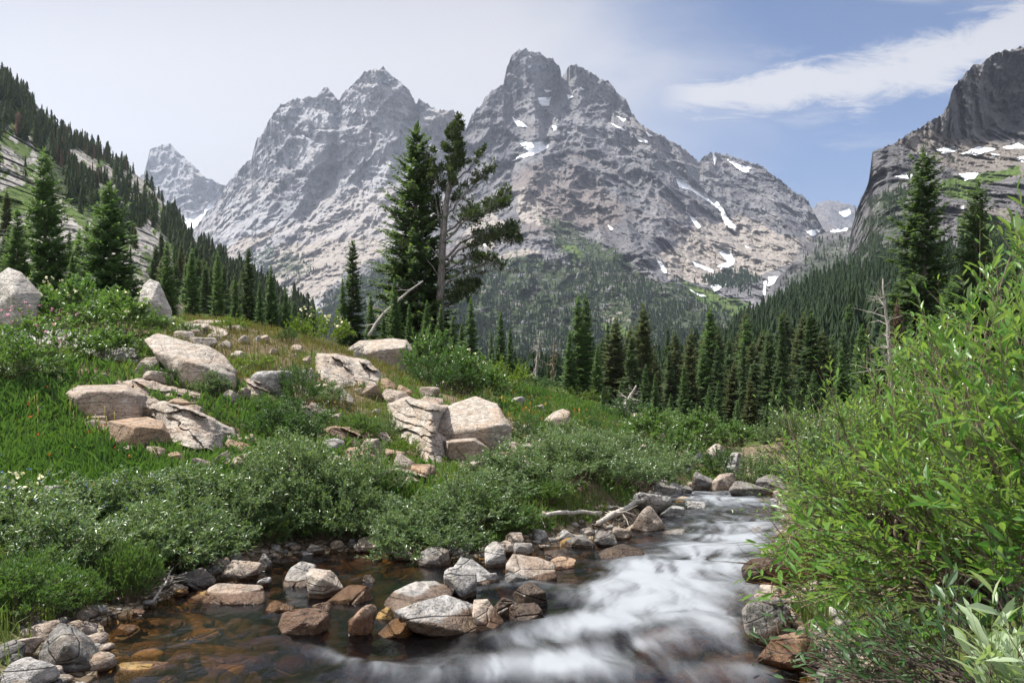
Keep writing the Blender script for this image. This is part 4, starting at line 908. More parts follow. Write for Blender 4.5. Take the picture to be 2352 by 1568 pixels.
ROCKS=[ # name,px,py,w,h,material,label,(options)
('rock',400,713,46,28,'granite','small pale rock at the right foot of the standing white rock',{}),
('rock',345,712,52,24,'granite','low pale rock at the left foot of the standing white rock',{}),
('rock',535,1075,62,52,'granite_tan','loose brownish stone right below the fractured outcrop',{}),
('boulder',618,884,90,56,'granite_grey','grey rounded boulder beside the dark green dome shrub',dict(n=4)),
('boulder',632,1092,125,52,'granite','flat pale boulder low on the bank above the grey willows',dict(cuts=[(0,-.25,1,.45)],n=4)),
('rock',690,1075,60,36,'granite_grey','greyish purple stone touching the flat pale boulder on its right',{}),
('rock',910,915,70,34,'granite_tan','small tan broken stone at the top of the jointed pale bedrock',dict(rough=.09)),
('rock',985,925,60,30,'granite_tan','tan slab chip between the jointed bedrock and the great boulder',dict(rough=.09)),
('rock',848,1040,58,48,'granite_tan','brown knobby rock right of the orange broken rock',dict(rough=.09)),
('rock',760,1030,60,40,'granite_grey','grey stone above the orange gully rocks',{}),
('rock',845,1085,60,36,'granite_orange','orange stone at the bottom of the eroded gully',{}),
('boulder',1280,968,58,48,'granite','rounded white boulder in the flowered meadow right of the great boulder',dict(n=4)),
('rock',1302,1003,50,22,'granite','low white stone below the rounded white boulder',{}),
('boulder',1248,1040,48,46,'granite','pale upright stone behind the willows right of the great boulder',{}),
('rock',1192,1046,46,50,'granite_tan','tan stone hard against the right side of the great boulder',{}),
('rock',1212,985,22,16,'granite','tiny white stone between the great boulder and the rounded white boulder',{}),
('rock',532,752,66,19,'granite','long low white rock on the crest under the fir row',dict(cuts=[(0,0,1,.5)])),
('rock',475,742,90,17,'granite','thin pale ledge running along the crest',dict(cuts=[(0,0,1,.5)])),
('rock',446,768,24,17,'granite','small white stone on the grassy crest under the thin ledge',{}),
('rock',460,790,66,24,'granite','flat white stone just above the sloping slab boulder',{}),
('rock',490,775,30,18,'granite','little pale stone left of the long low white rock',{}),
('rock',556,782,28,20,'granite','pale pointed stone in the dry grass',dict(bury=.2)),
('rock',600,778,34,17,'granite','pale squat stone in the dry grass, right of the pointed one',{}),
('rock',545,817,34,18,'granite','half-buried pale stone in front of the pointed stone',{}),
('rock',627,808,24,14,'granite','tiny pale stone in the middle of the dry grass',{}),
('rock',676,801,28,15,'granite','small pale stone at the right end of the dry grass',{}),
('rock',705,830,26,20,'granite_tan','small tan stone left of the blocky broken bedrock',{}),
('rock',20,745,60,40,'granite','flat pale stone below the white triangular boulder',{}),
('rock',112,1142,42,40,'granite_grey','grey stone peeping out of the herbs on the left bank',{}),
('rock',404,1120,26,15,'granite_tan','small pinkish stone in the grass below the fractured outcrop',{}),
('rock',470,870,40,24,'granite_tan','reddish chip under the front of the sloping slab boulder',{}),
('rock',215,975,60,30,'granite','pale shelf stone left of the rust-orange block',{}),
# far bank, around the bend
('rock',1472,962,36,20,'granite','white stone by the tangled dead roots',{}),
('rock',1420,925,70,22,'granite','flat pale stone behind the tangled dead roots',{}),
('rock',1525,995,46,30,'granite','pale rock half covered by bushes on the far bank',{}),
('rock',1475,1027,36,16,'granite','flat white stone among the farthest bank bushes',{}),
('rock',1408,1022,30,14,'granite','flat pink stone among the farthest bank bushes',{}),
('rock',1595,1050,44,30,'granite_grey','grey tilted rock on the far bank above the bend',{}),
('rock',1640,1040,40,32,'granite','pale sunlit rock on the far bank right of the grey tilted rock',{}),
('rock',1570,1070,46,28,'granite_grey','long grey stone in the bushes left of the bend',{}),
('boulder',1690,1085,42,72,'granite_grey','tall grey rock standing behind the tan squared boulder',dict(bury=.2)),
('rock',1612,1112,52,42,'granite_dark','brown wet rock left of the tan squared boulder',{}),
('rock',1722,1130,96,32,'granite_dark','long dark rock at the water edge right of the tan squared boulder',{}),
('boulder',1788,1092,56,34,'granite_grey','rounded grey boulder perched above the dark rocks on the right bank',dict(bury=.1)),
('rock',1770,1115,72,34,'granite_dark','dark rock under the rounded grey boulder',{}),
('rock',1532,1122,62,42,'granite_grey','grey pointed rock at the left side of the bend',{}),
('rock',1572,1128,40,24,'granite_dark','dark low rock right of the grey pointed rock',{}),
# along the rapid, left side
('rock',1600,1165,42,20,'granite_grey','flat grey stone alone in the upper rapid',{}),
('rock',1550,1180,58,24,'granite_grey','pale low stone at the left edge of the upper rapid',{}),
('boulder',1502,1162,82,46,'granite_grey','grey sloping boulder on the bank of the upper rapid',dict(n=4)),
('boulder',1490,1200,72,56,'granite_tan','brownish sunlit boulder under the driftwood by the rapid',dict(n=4)),
('rock',1560,1230,60,12,'granite_dark','thin dark rock awash left of the white water',dict(bury=.4)),
('rock',1425,1275,108,28,'granite_dark','reddish wet rock lying flat in the stream, left of the white water',dict(bury=.4,wetline=.3)),
('rock',1280,1273,56,18,'granite_dark','dark flat stone awash in the side channel',dict(bury=.4,wetline=.2)),
('rock',1290,1299,66,20,'granite_orange','thin orange rock at the right end of the stone bar',dict(tilt=-.1)),
('rock',1142,1282,62,50,'granite_grey','blue-grey stone between the two big boulders of the bar',{}),
('rock',1168,1262,56,30,'granite_tan','brown stone behind the long tan-grey boulder',{}),
('rock',1128,1332,48,24,'granite_grey','low grey stone at the foot of the angular boulder',dict(wetline=.06)),
('rock',1190,1335,58,30,'granite_dark','small dark wet stone in front of the long tan-grey boulder',{}),
('rock',1000,1282,72,44,'granite_dark','dark speckled boulder under the drooping willow twigs',{}),
('rock',1052,1258,66,36,'granite_grey','grey stone deep under the willow right of the dark speckled one',{}),
('boulder',1182,1246,42,36,'granite_tan','round brown cobble on the bank, upper one of the pair',dict(ncut=4,lo=.8,rough=.03)),
('rock',1202,1264,40,28,'granite_grey','round grey cobble on the bank, lower one of the pair',dict(ncut=4,lo=.8,rough=.03)),
('rock',1242,1232,38,26,'granite_grey','grey cobble right of the round pair',{}),
('rock',1335,1245,70,30,'granite_dark','dark brown rock in the cobbles beside the upper channel',{}),
('rock',1390,1243,52,34,'granite_dark','brown angular rock at the end of the cobble bank',{}),
('rock',1300,1235,44,24,'granite_grey','grey stone in the cobble bank below the fallen log',{}),
('rock',1432,1230,44,28,'granite_tan','tan stone at the water between cobble bank and rapid',{}),
('rock',1350,1222,34,16,'granite','pale cobble just under the fallen log',{}),
# the pool
('rock',546,1318,80,38,'granite_tan','reddish flat rock at the pool edge behind the long low boulder',{}),
('rock',604,1295,34,36,'granite_dark','small dark upright stone at the willow edge of the pool',{}),
('rock',605,1340,30,22,'granite_grey','little grey stone between the long low boulder and the pair',{}),
('rock',440,1335,90,48,'granite_dark','dark rock shelf under the willows left of the pool stones',{}),
('rock',412,1364,34,16,'granite_amber','yellowish stone at the pool edge under the dark shelf',{}),
('rock',690,1436,102,46,'granite_tan','brown wet hump of rock alone in the pool',dict(n=5,wetline=.22,ncut=6,lo=.7)),
('rock',832,1430,66,62,'granite_orange','orange-brown rounded stone beside the big central boulder',dict(n=4,wetline=.16)),
('rock',738,1400,46,26,'granite_tan','small brown stone between the pool hump and the boulder pair',dict(wetline=.15)),
('rock',845,1332,32,16,'granite_dark','small dark stone in the shallow channel behind',dict(wetline=.2)),
('rock',800,1375,100,22,'granite_amber','mossy yellow rock barely breaking the water',dict(bury=.55,wetline=.2)),
('rock',632,1397,76,22,'granite_amber','yellow submerged stone left of the pool hump',dict(bury=.6,wetline=.3)),
('rock',884,1414,50,24,'granite_amber','bright amber stone just under the water by the central boulder',dict(bury=.65,wetline=0)),
('rock',906,1452,100,30,'granite_amber','dull amber slab under water in front of the central boulder',dict(bury=.65,wetline=.2)),
('boulder',1062,1348,84,66,'granite_grey','grey rock leaning behind the big central boulder',dict(n=4)),
('rock',1215,1374,86,46,'granite_dark','black wet rock, upper one right of the central boulder',dict(wetline=.5)),
('rock',1216,1418,90,52,'granite_dark','brown wet rock, lower one right of the central boulder',dict(wetline=.4)),
('rock',1160,1400,72,56,'granite_dark','dark glistening stone wedged right behind the grey slab end',dict(wetline=.5)),
('rock',1365,1465,40,14,'granite_dark','small brown stone awash in the white water',dict(bury=.55,wetline=.3)),
('boulder',92,1455,82,48,'granite_tan','brownish low rock behind the big dark grey corner boulder',dict(n=4)),
('rock',48,1490,62,42,'granite_tan','brown stone left of the big dark grey corner boulder',{}),
('boulder',62,1562,124,46,'granite_grey','pale flat rock cut by the bottom edge in the left corner',dict(n=4,bury=.3)),
('rock',25,1520,44,32,'granite_dark','small dark stone at the left edge above the pale flat rock',{}),
('rock',226,1403,26,22,'granite_grey','grey stone at the gravel spit by the round bush',{}),
('rock',315,1408,30,12,'granite_orange','flat reddish chip at the foot of the round bush',{}),
('rock',160,1388,26,18,'granite_tan','brownish stone in the small backwater',{}),
('rock',770,1255,36,22,'granite','pale stone at the foot of the willow, left bank channel',{}),
('boulder',850,1256,72,34,'granite','pale rock under the willow edge on the left bank channel',{}),
('rock',720,1265,40,20,'granite_grey','grey stone on the waterline under the willows',{}),
('rock',930,1278,44,24,'granite_tan','brown stone at the willow edge right of the pale bank rock',{}),
# right bank
('boulder',1762,1322,104,62,'granite_dark','mossy black boulder at the willow edge, upper of the right bank',dict(n=4,wetline=.4)),
('boulder',1830,1515,150,70,'granite_orange','rusty wet boulder at the bottom under the right willow',dict(n=5,wetline=.25)),
('rock',1800,1275,50,40,'granite_dark','dark stone in shade between willow and rapid',dict(wetline=.3)),
]
for k,(nm,px,py,w,h,mt,lab,op) in enumerate(ROCKS):
    op=dict(op); place_rock(nm,px,py,w,h,mt,lab,op.pop('seed',300+k),cat='boulder' if nm=='boulder' else 'rock',**op)

def hull_rock(name,pts,mat,label,thick=1.0,n=6,p=90,rough=.065,wetline=None,low=26,seed=1,d=None,cat='boulder',bs=.88):
    """a boulder from its corners: (px,py,metres behind the front)"""
    pts=np.array([q if len(q)==3 else (q[0],q[1],0.0) for q in pts],float)
    kb=pts[:,1].argmax(); D=hit(pts[kb,0],pts[kb,1])[1] if d is None else d
    W=[at(x,y,D+dd) for x,y,dd in pts]
    ym=np.median(pts[:,1]); xm=pts[:,0].mean()
    for x,y,dd in pts:
        W.append(at(xm+(x-xm)*bs,y+(4 if y<ym else 0),D+dd+thick))
        if y>ym: W.append(at(x,y+low,D+dd+.05))
    W=np.array(W); c=W.mean(0)
    bm=bmesh.new()
    for q in W: bm.verts.new(q-c)
    bmesh.ops.convex_hull(bm,input=bm.verts[:])
    bm.normal_update(); planes=[]
    for f in bm.faces:
        nv=np.array(f.normal); h=float(nv@np.array(f.verts[0].co))
        if h<0: nv,h=-nv,-h
        if f.calc_area()>1e-6 and not any(nv@a>.995 and abs(h-b)<.02 for a,b in planes): planes.append((nv,h))
    bm.free()
    V,T=ico(n); X=V*radial(V,planes,p)[:,None]
    X=roughen(X,float(np.mean(X.max(0)-X.min(0))),rough,seed)
    wet=np.zeros(len(X)); sd=polydist(c[:1],c[1:2],STREAM)[0]
    if sd>-.9 and D<34:
        z=X[:,2]+c[2]-zw(D); hh=.065 if wetline is None else wetline; wet=1-smooth(z,hh*.4,hh*1.5)
    return link(name,np_mesh(name,X,[T],[M[mat]],True,dict(wet=wet)),loc=c,label=label,cat=cat)
OUTPOLY=[]
def outcrop(poly,mat,label,seed,h=.22,cell=26,ang=.5,step=1.5,stand=.6):
    """jointed bedrock standing proud of the slope"""
    OUTPOLY.append(poly)
    poly=np.array(poly,float); r=np.random.default_rng(seed)
    x0,y0=poly.min(0)-8; x1,y1=poly.max(0)+8
    cx_=np.linspace(x0,x1,9); cy_=np.linspace(y0,y1,7)
    HD=np.array([[math.log(hit(x,y)[1]) for x in cx_] for y in cy_])
    f=RBF([(x/100.,y/100.) for y in cy_ for x in cx_],HD.ravel(),1e-2)
    xs=np.arange(x0,x1,step); ys=np.arange(y0,y1,step*.8); PX,PY=np.meshgrid(xs,ys); sh=PX.shape
    inside=inpoly(PX,PY,poly); yb=np.where(inside.any(0),np.where(inside,PY,-1).max(0),np.nan)
    ok=~np.isnan(yb); yb=np.interp(xs,xs[ok],yb[ok]); k=np.ones(15)/15; yb=np.convolve(np.pad(yb,7,'edge'),k,'valid')
    YB=np.repeat(yb[None],sh[0],0).ravel(); PX=PX.ravel(); PY=PY.ravel()
    dg=np.exp(f(np.c_[PX/100.,PY/100.])); db=np.exp(f(np.c_[PX/100.,YB/100.]))
    d=np.where(PY<YB,db+(1-stand)*(dg-db),dg)
    c,s=math.cos(ang),math.sin(ang)
    wx=PX+9*fbm(np.c_[PX/34,PY/34,np.zeros(len(PX))],4,seed=seed); wy=PY+8*fbm(np.c_[PX/34,PY/34,np.ones(len(PX))*4],4,seed=seed)
    U=np.c_[(wx*c+wy*s)/cell,(-wx*s+wy*c)/(cell*.42)]
    z0=np.zeros(len(U)); wrp=fbm(np.c_[U*.45,z0],4,seed=seed+3)
    st=U[:,1]+1.3*wrp; ib=np.floor(st); fr=st-ib
    hb=(np.sin(ib*12.9898+seed)*43758.5453)%1.0
    sj=U[:,0]*(.55+.35*hb)+ib*.37+1.1*fbm(np.c_[U*.6,z0+7],3,seed=seed+5); ij=np.floor(sj); fj=sj-ij
    hj=(np.sin(ij*78.233+ib*37.7+seed)*24634.6345)%1.0
    H=.55*(hj-.5)+.40*(fr-.5)*(.4+hb)+.3*(hb-.5)
    crack=np.maximum(1-smooth(np.minimum(fr,1-fr),.0,.06),(1-smooth(np.minimum(fj,1-fj),.0,.035))*.8)
    H=H-.20*crack*smooth(fbm(np.c_[U*.8,z0+2],3,seed=seed+6),-.3,.15)
    H=H+.36*fbm(np.c_[U*1.1,z0],7,gain=.66,seed=seed)
    pd=polydist(wx,wy,poly)
    t=smooth(pd,-1,7); d=d*t+(dg+.05)*(1-t)-H*h*t
    V=np.c_[d*(PX-CX)/F,d,CZ+d*(CY-PY)/F]; V[:,2]-=.10*(1-smooth(pd,-5,1))
    keep=pd>-6; ny,nx=sh; Q=gridfaces(ny,nx); Q=Q[keep[Q].all(1)]
    used=np.unique(Q); mp=-np.ones(len(V),int); mp[used]=np.arange(len(used)); V=V[used]; loc=V.mean(0)
    return link('rock_outcrop',np_mesh('rock_outcrop',V-loc,[mp[Q]],[M[mat]],True,dict(wet=np.zeros(len(V)))),loc=loc,label=label,cat='rock outcrop')
outcrop([(300,925),(380,922),(440,932),(470,948),(540,985),(562,1010),(525,1032),(490,1068),(440,1075),(395,1048),(372,1040),(368,975)],'granite','fractured pale bedrock slabs sloping down right of the rust-orange block',401,h=.34,cell=80,ang=.30)
outcrop([(725,812),(790,813),(850,828),(880,868),(872,892),(820,892),(790,897),(735,882),(722,850)],'granite','blocky broken bedrock on the dry crest in front of the large flat-sided boulder',402,h=.50,cell=52,ang=.45)
outcrop([(890,925),(940,910),(1000,922),(1035,932),(1005,990),(1045,1008),(1022,1062),(985,1078),(950,1042),(898,992)],'granite','jointed pale bedrock spreading left of the great sunlit boulder',403,h=.34,cell=60,ang=.38)
outcrop([(785,1028),(850,1018),(878,1050),(872,1092),(830,1104),(788,1082)],'granite_orange','crumbling orange bedrock in the eroded bank gully',404,h=.4,cell=42,ang=.9)
outcrop([(340,712),(430,733),(522,752),(505,764),(420,750),(345,730)],'granite','thin pale bedrock ledges along the crest below the standing white rock',405,h=.3,cell=70,ang=.2)
outcrop([(-10,748),(100,742),(190,765),(310,798),(340,840),(250,835),(150,805),(20,795)],'granite_grey','shaded grey bedrock shelf under the wide glossy shrubs',406,h=.4,cell=80,ang=.2)
outcrop([(555,868),(640,862),(668,892),(640,928),(572,918)],'granite_tan','brownish grey bedrock knob left of the dark green dome shrub',411,h=.35,cell=44,ang=.4,stand=.7)
outcrop([(560,1072),(640,1056),(700,1060),(722,1085),(690,1122),(590,1124)],'granite','flat pale bedrock low on the bank above the left willows',412,h=.3,cell=60,ang=.1,stand=.7)
outcrop([(222,878),(330,868),(470,902),(470,925),(400,930),(330,912)],'granite_tan','tan bedrock ledge above the fractured slabs, right of the flat-topped block',413,h=.3,cell=56,ang=.25)
outcrop([(735,985),(800,972),(872,1000),(855,1026),(765,1028)],'granite_orange','rusty broken ledge at the top of the eroded gully',414,h=.35,cell=36,ang=.5,stand=.7)
outcrop([(872,1072),(990,1078),(1018,1108),(905,1118)],'granite_tan','tan bedrock shelf below the jointed pale bedrock',415,h=.3,cell=44,ang=.2,stand=.7)
outcrop([(1178,1015),(1262,1022),(1280,1068),(1200,1088)],'granite','pale cracked bedrock between the great boulder and the pale upright stone',416,h=.35,cell=40,ang=.5,stand=.7)
outcrop([(640,935),(725,925),(760,955),(700,985),(650,970)],'granite_tan','small brown bedrock step below the dome shrub',417,h=.3,cell=36,ang=.4,stand=.6)
hull_rock('boulder',[(18,613,.25),(-14,640,.3),(-16,704,.05),(28,730,-.1),(86,704,.25),(96,676,.45),(50,626,.35),(30,676,-.45)],'granite_white','white triangular boulder at the left edge on the grassy crest',1.0,seed=11,d=19.4,bs=.55,p=160,rough=.03)
hull_rock('boulder',[(316,700,.1),(328,654,.25),(344,639,.35),(366,648,.35),(376,676,.3),(396,714,.2),(360,724,-.1),(322,712,-.05),(346,690,-.3)],'granite_white','upright white rock standing like a tooth on the crest',.8,seed=12,d=23.2,rough=.06,bs=.55,p=120)
hull_rock('boulder',[(330,778,.9),(362,765,1.2),(420,781,1.3),(480,797,1.1),(522,824,.9),(545,852,.6),(546,880,.3),(530,906,.15),(500,902,-.05),(462,885,-.25),(420,868,-.3),(392,838,-.15),(352,806,.2),(420,826,-.25),(470,842,-.3),(510,858,-.15)],'granite','long sloping pale slab boulder with dark overhanging front on the left hill',1.6,n=6,seed=13,rough=.085)
hull_rock('boulder',[(150,903,.3),(178,884,1.1),(290,882,1.5),(338,908,1.0),(312,906,.15),(200,898,-.05),(175,915,-.05),(188,950,-.05),(205,968,-.05),(300,966,0),(322,948,.1)],'granite_tan','dark fronted block with a sunlit flat top, upper left of the fractured outcrop',1.2,n=6,seed=14,rough=.03)
hull_rock('boulder',[(308,902,.5),(350,910,.7),(372,926,.5),(364,948,.1),(322,960,0),(318,925,-.1)],'granite_tan','rounded brown shoulder stone joined to the right of the dark fronted block',.6,seed=15)
hull_rock('boulder',[(250,966,.4),(300,960,.8),(340,957,.8),(376,968,.6),(392,1000,.45),(370,1042,.25),(318,1046,-.1),(256,1022,.2),(312,980,-.15),(372,985,.15)],'granite_orange','rust-orange squared block in the middle of the fractured outcrop',.9,n=6,seed=16,rough=.03)
hull_rock('boulder',[(985,962,.6),(998,992,.15),(1044,1001,0),(1116,982,-.1),(1160,974,.2),(1177,980,.5),(1173,1004,.5),(1150,1044,.5),(1124,1044,.15),(1143,928,1.6),(1092,908,2.1),(1030,930,1.6),(1060,1014,.2)],'granite','great sunlit boulder with a flat pale top, largest on the bank',1.6,n=6,seed=17,d=17.2,rough=.035)
hull_rock('boulder',[(1018,1010,.3),(1092,1005,.3),(1126,1031,.4),(1100,1048,0),(1033,1070,-.05),(1018,1062,.1),(1030,1015,-.15),(1090,1012,-.15)],'granite_tan','dark shaded block jutting from under the great sunlit boulder',.9,seed=18,d=16.4,rough=.03)
hull_rock('boulder',[(1033,1073,0),(1126,1048,.3),(1124,1090,.1),(1078,1101,0),(1040,1084,-.1),(1118,1058,-.15)],'granite_tan','brown ledge block at the bottom of the great sunlit boulder',.7,seed=19,d=15.7,rough=.03)
hull_rock('boulder',[(798,800,.6),(825,782,1.0),(905,777,1.5),(935,781,1.3),(951,805,.8),(936,832,.2),(870,838,0),(812,818,.2),(870,803,-.1),(928,798,0)],'granite','large flat-sided pale boulder below the leaning dead trunk',1.6,n=6,seed=20,d=27.5,rough=.03)
hull_rock('boulder',[(882,1382,.3),(905,1356,.35),(960,1334,.55),(1000,1332,.65),(1046,1352,.5),(1015,1398,.05),(960,1408,-.12),(905,1405,0)],'granite_grey','big central boulder of the stream, pale top and brown wet base',.7,n=6,seed=21,wetline=.08,rough=.05)
hull_rock('boulder',[(903,1402,.05),(960,1388,.0),(1030,1368,.3),(1088,1388,.25),(1118,1440,.1),(1090,1458,-.05),(1030,1444,-.15),(950,1426,-.1)],'granite_grey','brown front wedge lying against the big central boulder',.5,n=6,seed=22,wetline=.15,rough=.045)
hull_rock('boulder',[(1088,1376,.3),(1120,1374,.35),(1162,1432,.25),(1150,1458,0),(1102,1458,-.05),(1084,1412,-.05)],'granite','light grey slab end at the right of the big central boulder',.4,seed=23,wetline=.12,rough=.04)
hull_rock('boulder',[(648,1338,.1),(668,1302,.2),(694,1288,.3),(728,1296,.35),(716,1346,0),(652,1348,0)],'granite_grey','rounded light grey boulder, left of the pair in the pool',.4,p=16,seed=24,wetline=.05)
hull_rock('boulder',[(700,1320,.1),(714,1304,.25),(760,1308,.3),(778,1328,.3),(792,1356,.2),(742,1374,0),(710,1358,0),(738,1325,-.08)],'granite','angular whitish boulder, right of the pair in the pool',.4,seed=25,wetline=.05)
hull_rock('boulder',[(460,1386,.1),(474,1350,.2),(500,1338,.3),(556,1350,.3),(604,1343,.3),(614,1368,.2),(602,1388,.05),(530,1384,-.05)],'granite_tan','long low pinkish-grey boulder in the pool',.5,n=6,p=22,seed=26,wetline=.07,rough=.06)
hull_rock('boulder',[(1038,1306,.15),(1060,1279,.3),(1086,1284,.35),(1138,1326,.25),(1122,1342,0),(1060,1347,0),(1044,1330,-.05)],'granite_grey','grey angular boulder with white patches on the stone bar',.5,seed=27,wetline=.05,rough=.045)
hull_rock('boulder',[(1162,1292,.2),(1178,1271,.35),(1230,1278,.4),(1276,1293,.35),(1280,1326,.15),(1240,1338,0),(1195,1322,-.05),(1162,1304,0)],'granite_tan','long tan-grey boulder on the stone bar',.6,n=6,seed=28,wetline=.06,rough=.045)
hull_rock('boulder',[(82,1550,.1),(88,1500,.08),(118,1450,.18),(140,1431,.25),(176,1440,.3),(212,1470,.25),(238,1512,.25),(232,1548,.1),(170,1572,0),(150,1480,-.10),(110,1558,-.05)],'granite_dark','big dark grey boulder in the left corner at the water',.5,n=6,seed=29,d=4.9,wetline=.05,rough=.045)
hull_rock('boulder',[(1628,1112,.2),(1652,1088,.3),(1684,1086,.6),(1694,1118,.4),(1690,1134,0),(1640,1134,0),(1655,1100,-.1)],'granite_tan','tan squared boulder at the stream bend',1.0,seed=30,d=24)
hull_rock('boulder',[(1702,1400,.1),(1720,1382,.2),(1790,1376,.4),(1815,1400,.4),(1812,1470,.2),(1780,1488,0),(1716,1462,0)],'granite_dark','dark brown squared boulder under the right willow',.7,n=6,seed=31,wetline=.12)
# angular blocks broken from the outcrops
r=np.random.default_rng(611)
for (px,py,w,h) in [(395,932,70,36),(430,950,60,30),(350,1052,56,40),(400,1058,64,44),(455,1078,70,40),(505,1062,60,44),(545,1035,60,40),(575,1012,40,26),(285,1040,50,36),(222,985,60,34),(180,975,40,26),(560,905,36,26),(520,915,44,30),(360,870,60,30),(330,845,60,40),(700,865,46,34),(735,895,56,36),(850,900,50,34),(890,885,40,26),(790,915,44,28),(720,905,30,22),(895,1045,60,44),(925,1068,56,40),(965,1090,60,34),(880,1010,44,34),(760,1060,50,40),(815,1105,60,36),(735,1085,50,30),(660,1050,40,28),(600,1040,36,24),(1150,1062,50,40),(1195,1080,50,34),(1215,1055,36,28),(985,905,44,24),(925,900,40,22)]:
    place_rock('rock',px,py,w,h,str(r.choice(['granite','granite','granite_tan','granite_tan','granite_orange'])),'angular block among many broken from the pale bedrock of the left bank',3000+int(px),n=5,bury=.3,ncut=9,lo=.42,hi=.8,rough=.06,group='angular blocks broken from the bedrock')
# small stones strewn over the slope
r=np.random.default_rng(515); k_=0
while k_<60:
    px=r.uniform(-20,1250); py=r.uniform(745,1075)
    lim=np.interp(px,[0,300,650,900,1250],[760,745,775,840,930])
    if py<lim+6 or (px<430 and py>880 and r.random()<.8): continue
    if any(polydist(np.array([px]),np.array([py]),po)[0]>-4 for po in OUTPOLY): continue
    w=float(np.clip(r.lognormal(2.9,.45),9,44)); place_rock('rock',px,py,w,w*r.uniform(.45,.75),str(r.choice(['granite','granite','granite_tan','granite_grey'])),'small stone among many strewn over the grassy slope above the left bank willows',2000+k_,n=4,bury=.4,group='small stones strewn over the slope'); k_+=1
# sunken stones of the pool, seen through the water
def sunk(px,py,w,label,seed):
    k=.38; d=1.528/((py-784)/1700-.14)*1.08; x=d*(px-CX)/F; W=w*d/F; z=float(gz(x,d)[0])
    V,T=rock_geo(seed,(W,W*.8,W*.6),4,5,.75,.95,(),.04)
    me=np_mesh('rock',V,[T],[M['granite_amber']],True,dict(wet=np.zeros(len(V)))); link('rock',me,loc=(x,d,z+W*.14),label=label,cat='rock')
sunk(535,1530,75,'golden round stone under the dark water near the bottom edge',701)
sunk(975,1490,110,'pale brown stone under the water below the central boulder',702)
sunk(610,1470,60,'small brown stone under the dark pool water',703)
sunk(340,1530,70,'dim brown stone under the water right of the corner boulder',704)
sunk(470,1450,60,'dim yellow stone under the pool left of the brown hump',705)
sunk(1540,1500,160,'broad brown stone under the fast water at the bottom right',706)
# cobbles and pebbles: nobody could count them
def pebbles(name,n,seed,mats,region,size):
    r=np.random.default_rng(seed); V=[];T=[];W=[];m=0; mi=[]
    tm=[rock_geo(900+k,(1,.85,.6),2,7,.6,.95,(),.05) for k in range(8)]
    X=r.uniform(-5,13,n*30); Y=np.exp(r.uniform(math.log(3.6),math.log(28),n*30)); s=polydist(X,Y,STREAM)
    ok=np.where(region(X,Y,s,r))[0][:n]; X,Y=X[ok],Y[ok]; Z=gz(X,Y); s=s[ok]
    for x,y,z,sd in zip(X,Y,Z,s):
        v,t=tm[r.integers(8)]; k=size(r)*(1+.03*y); a=r.uniform(0,6.28); c,q=math.cos(a),math.sin(a)
        vv=np.c_[v[:,0]*c-v[:,1]*q,v[:,0]*q+v[:,1]*c,v[:,2]]*k*np.array([r.uniform(.8,1.3),1,r.uniform(.7,1.2)])+[x,y,z+.12*k]
        V.append(vv);T.append(t+m);m+=len(v); W.append(np.where(vv[:,2]<zw(y)+.03,1.,0.)); mi.append(np.full(len(t),r.integers(len(mats))))
    me=np_mesh(name,np.vstack(V),[np.vstack(T)],mats,True,dict(wet=np.concatenate(W)),np.concatenate(mi))
    link(name,me,kind='stuff')
pm=[M['pebble'],M['granite_tan'],M['granite_grey'],M['granite_dark']]
pebbles('shore_pebbles',1700,41,pm,lambda X,Y,s,r:(s>-.75)&(s<.25)&(np.abs(CX+F*X/Y-1176)<1300)&(r.random(len(X))<np.exp(-((s+.2)/.35)**2)),lambda r:float(np.clip(r.lognormal(-3.0,.6),.015,.2)))
pebbles('streambed_cobbles',900,42,[M['granite_amber'],M['granite_amber'],M['granite_tan'],M['granite_dark']],lambda X,Y,s,r:(s>.15),lambda r:float(np.clip(r.lognormal(-1.9,.5),.06,.38)))

# ================================================================== shrubs and herbs
def leaf_batch(base,dirs,norm,lens,wid,fold=.25,curl=.0,fine=False):
    side=np.cross(dirs,norm); side/=np.linalg.norm(side,axis=1)[:,None]+1e-9; up=np.cross(side,dirs)
    L=lens[:,None]; W=(lens*wid)[:,None]; n=len(base)
    if not fine:
        m=base+dirs*L*.45
        V=np.stack([base,m+side*W+up*W*fold,base+dirs*L-up*L*curl,m-side*W+up*W*fold],1).reshape(-1,3)
        i=(np.arange(n)*4)[:,None]; T=np.concatenate([i+np.array([[0,1,2]]),i+np.array([[0,2,3]])]); return V,T,None,4
    r1,r2=.28,.66
    a=base+dirs*L*r1-up*L*curl*.1; b=base+dirs*L*r2-up*L*curl*.45; t=base+dirs*L-up*L*curl
    V=np.stack([base,a+side*W*.8+up*W*fold,a,a-side*W*.8+up*W*fold,b+side*W+up*W*fold,b,b-side*W+up*W*fold,t],1).reshape(-1,3)
    i=(np.arange(n)*8)[:,None]
    T=np.concatenate([i+np.array([q]) for q in ([0,1,2],[0,2,3],[4,7,5],[5,7,6])]); Q=np.concatenate([i+np.array([q]) for q in ([1,4,5,2],[2,5,6,3])])
    return V,T,Q,8
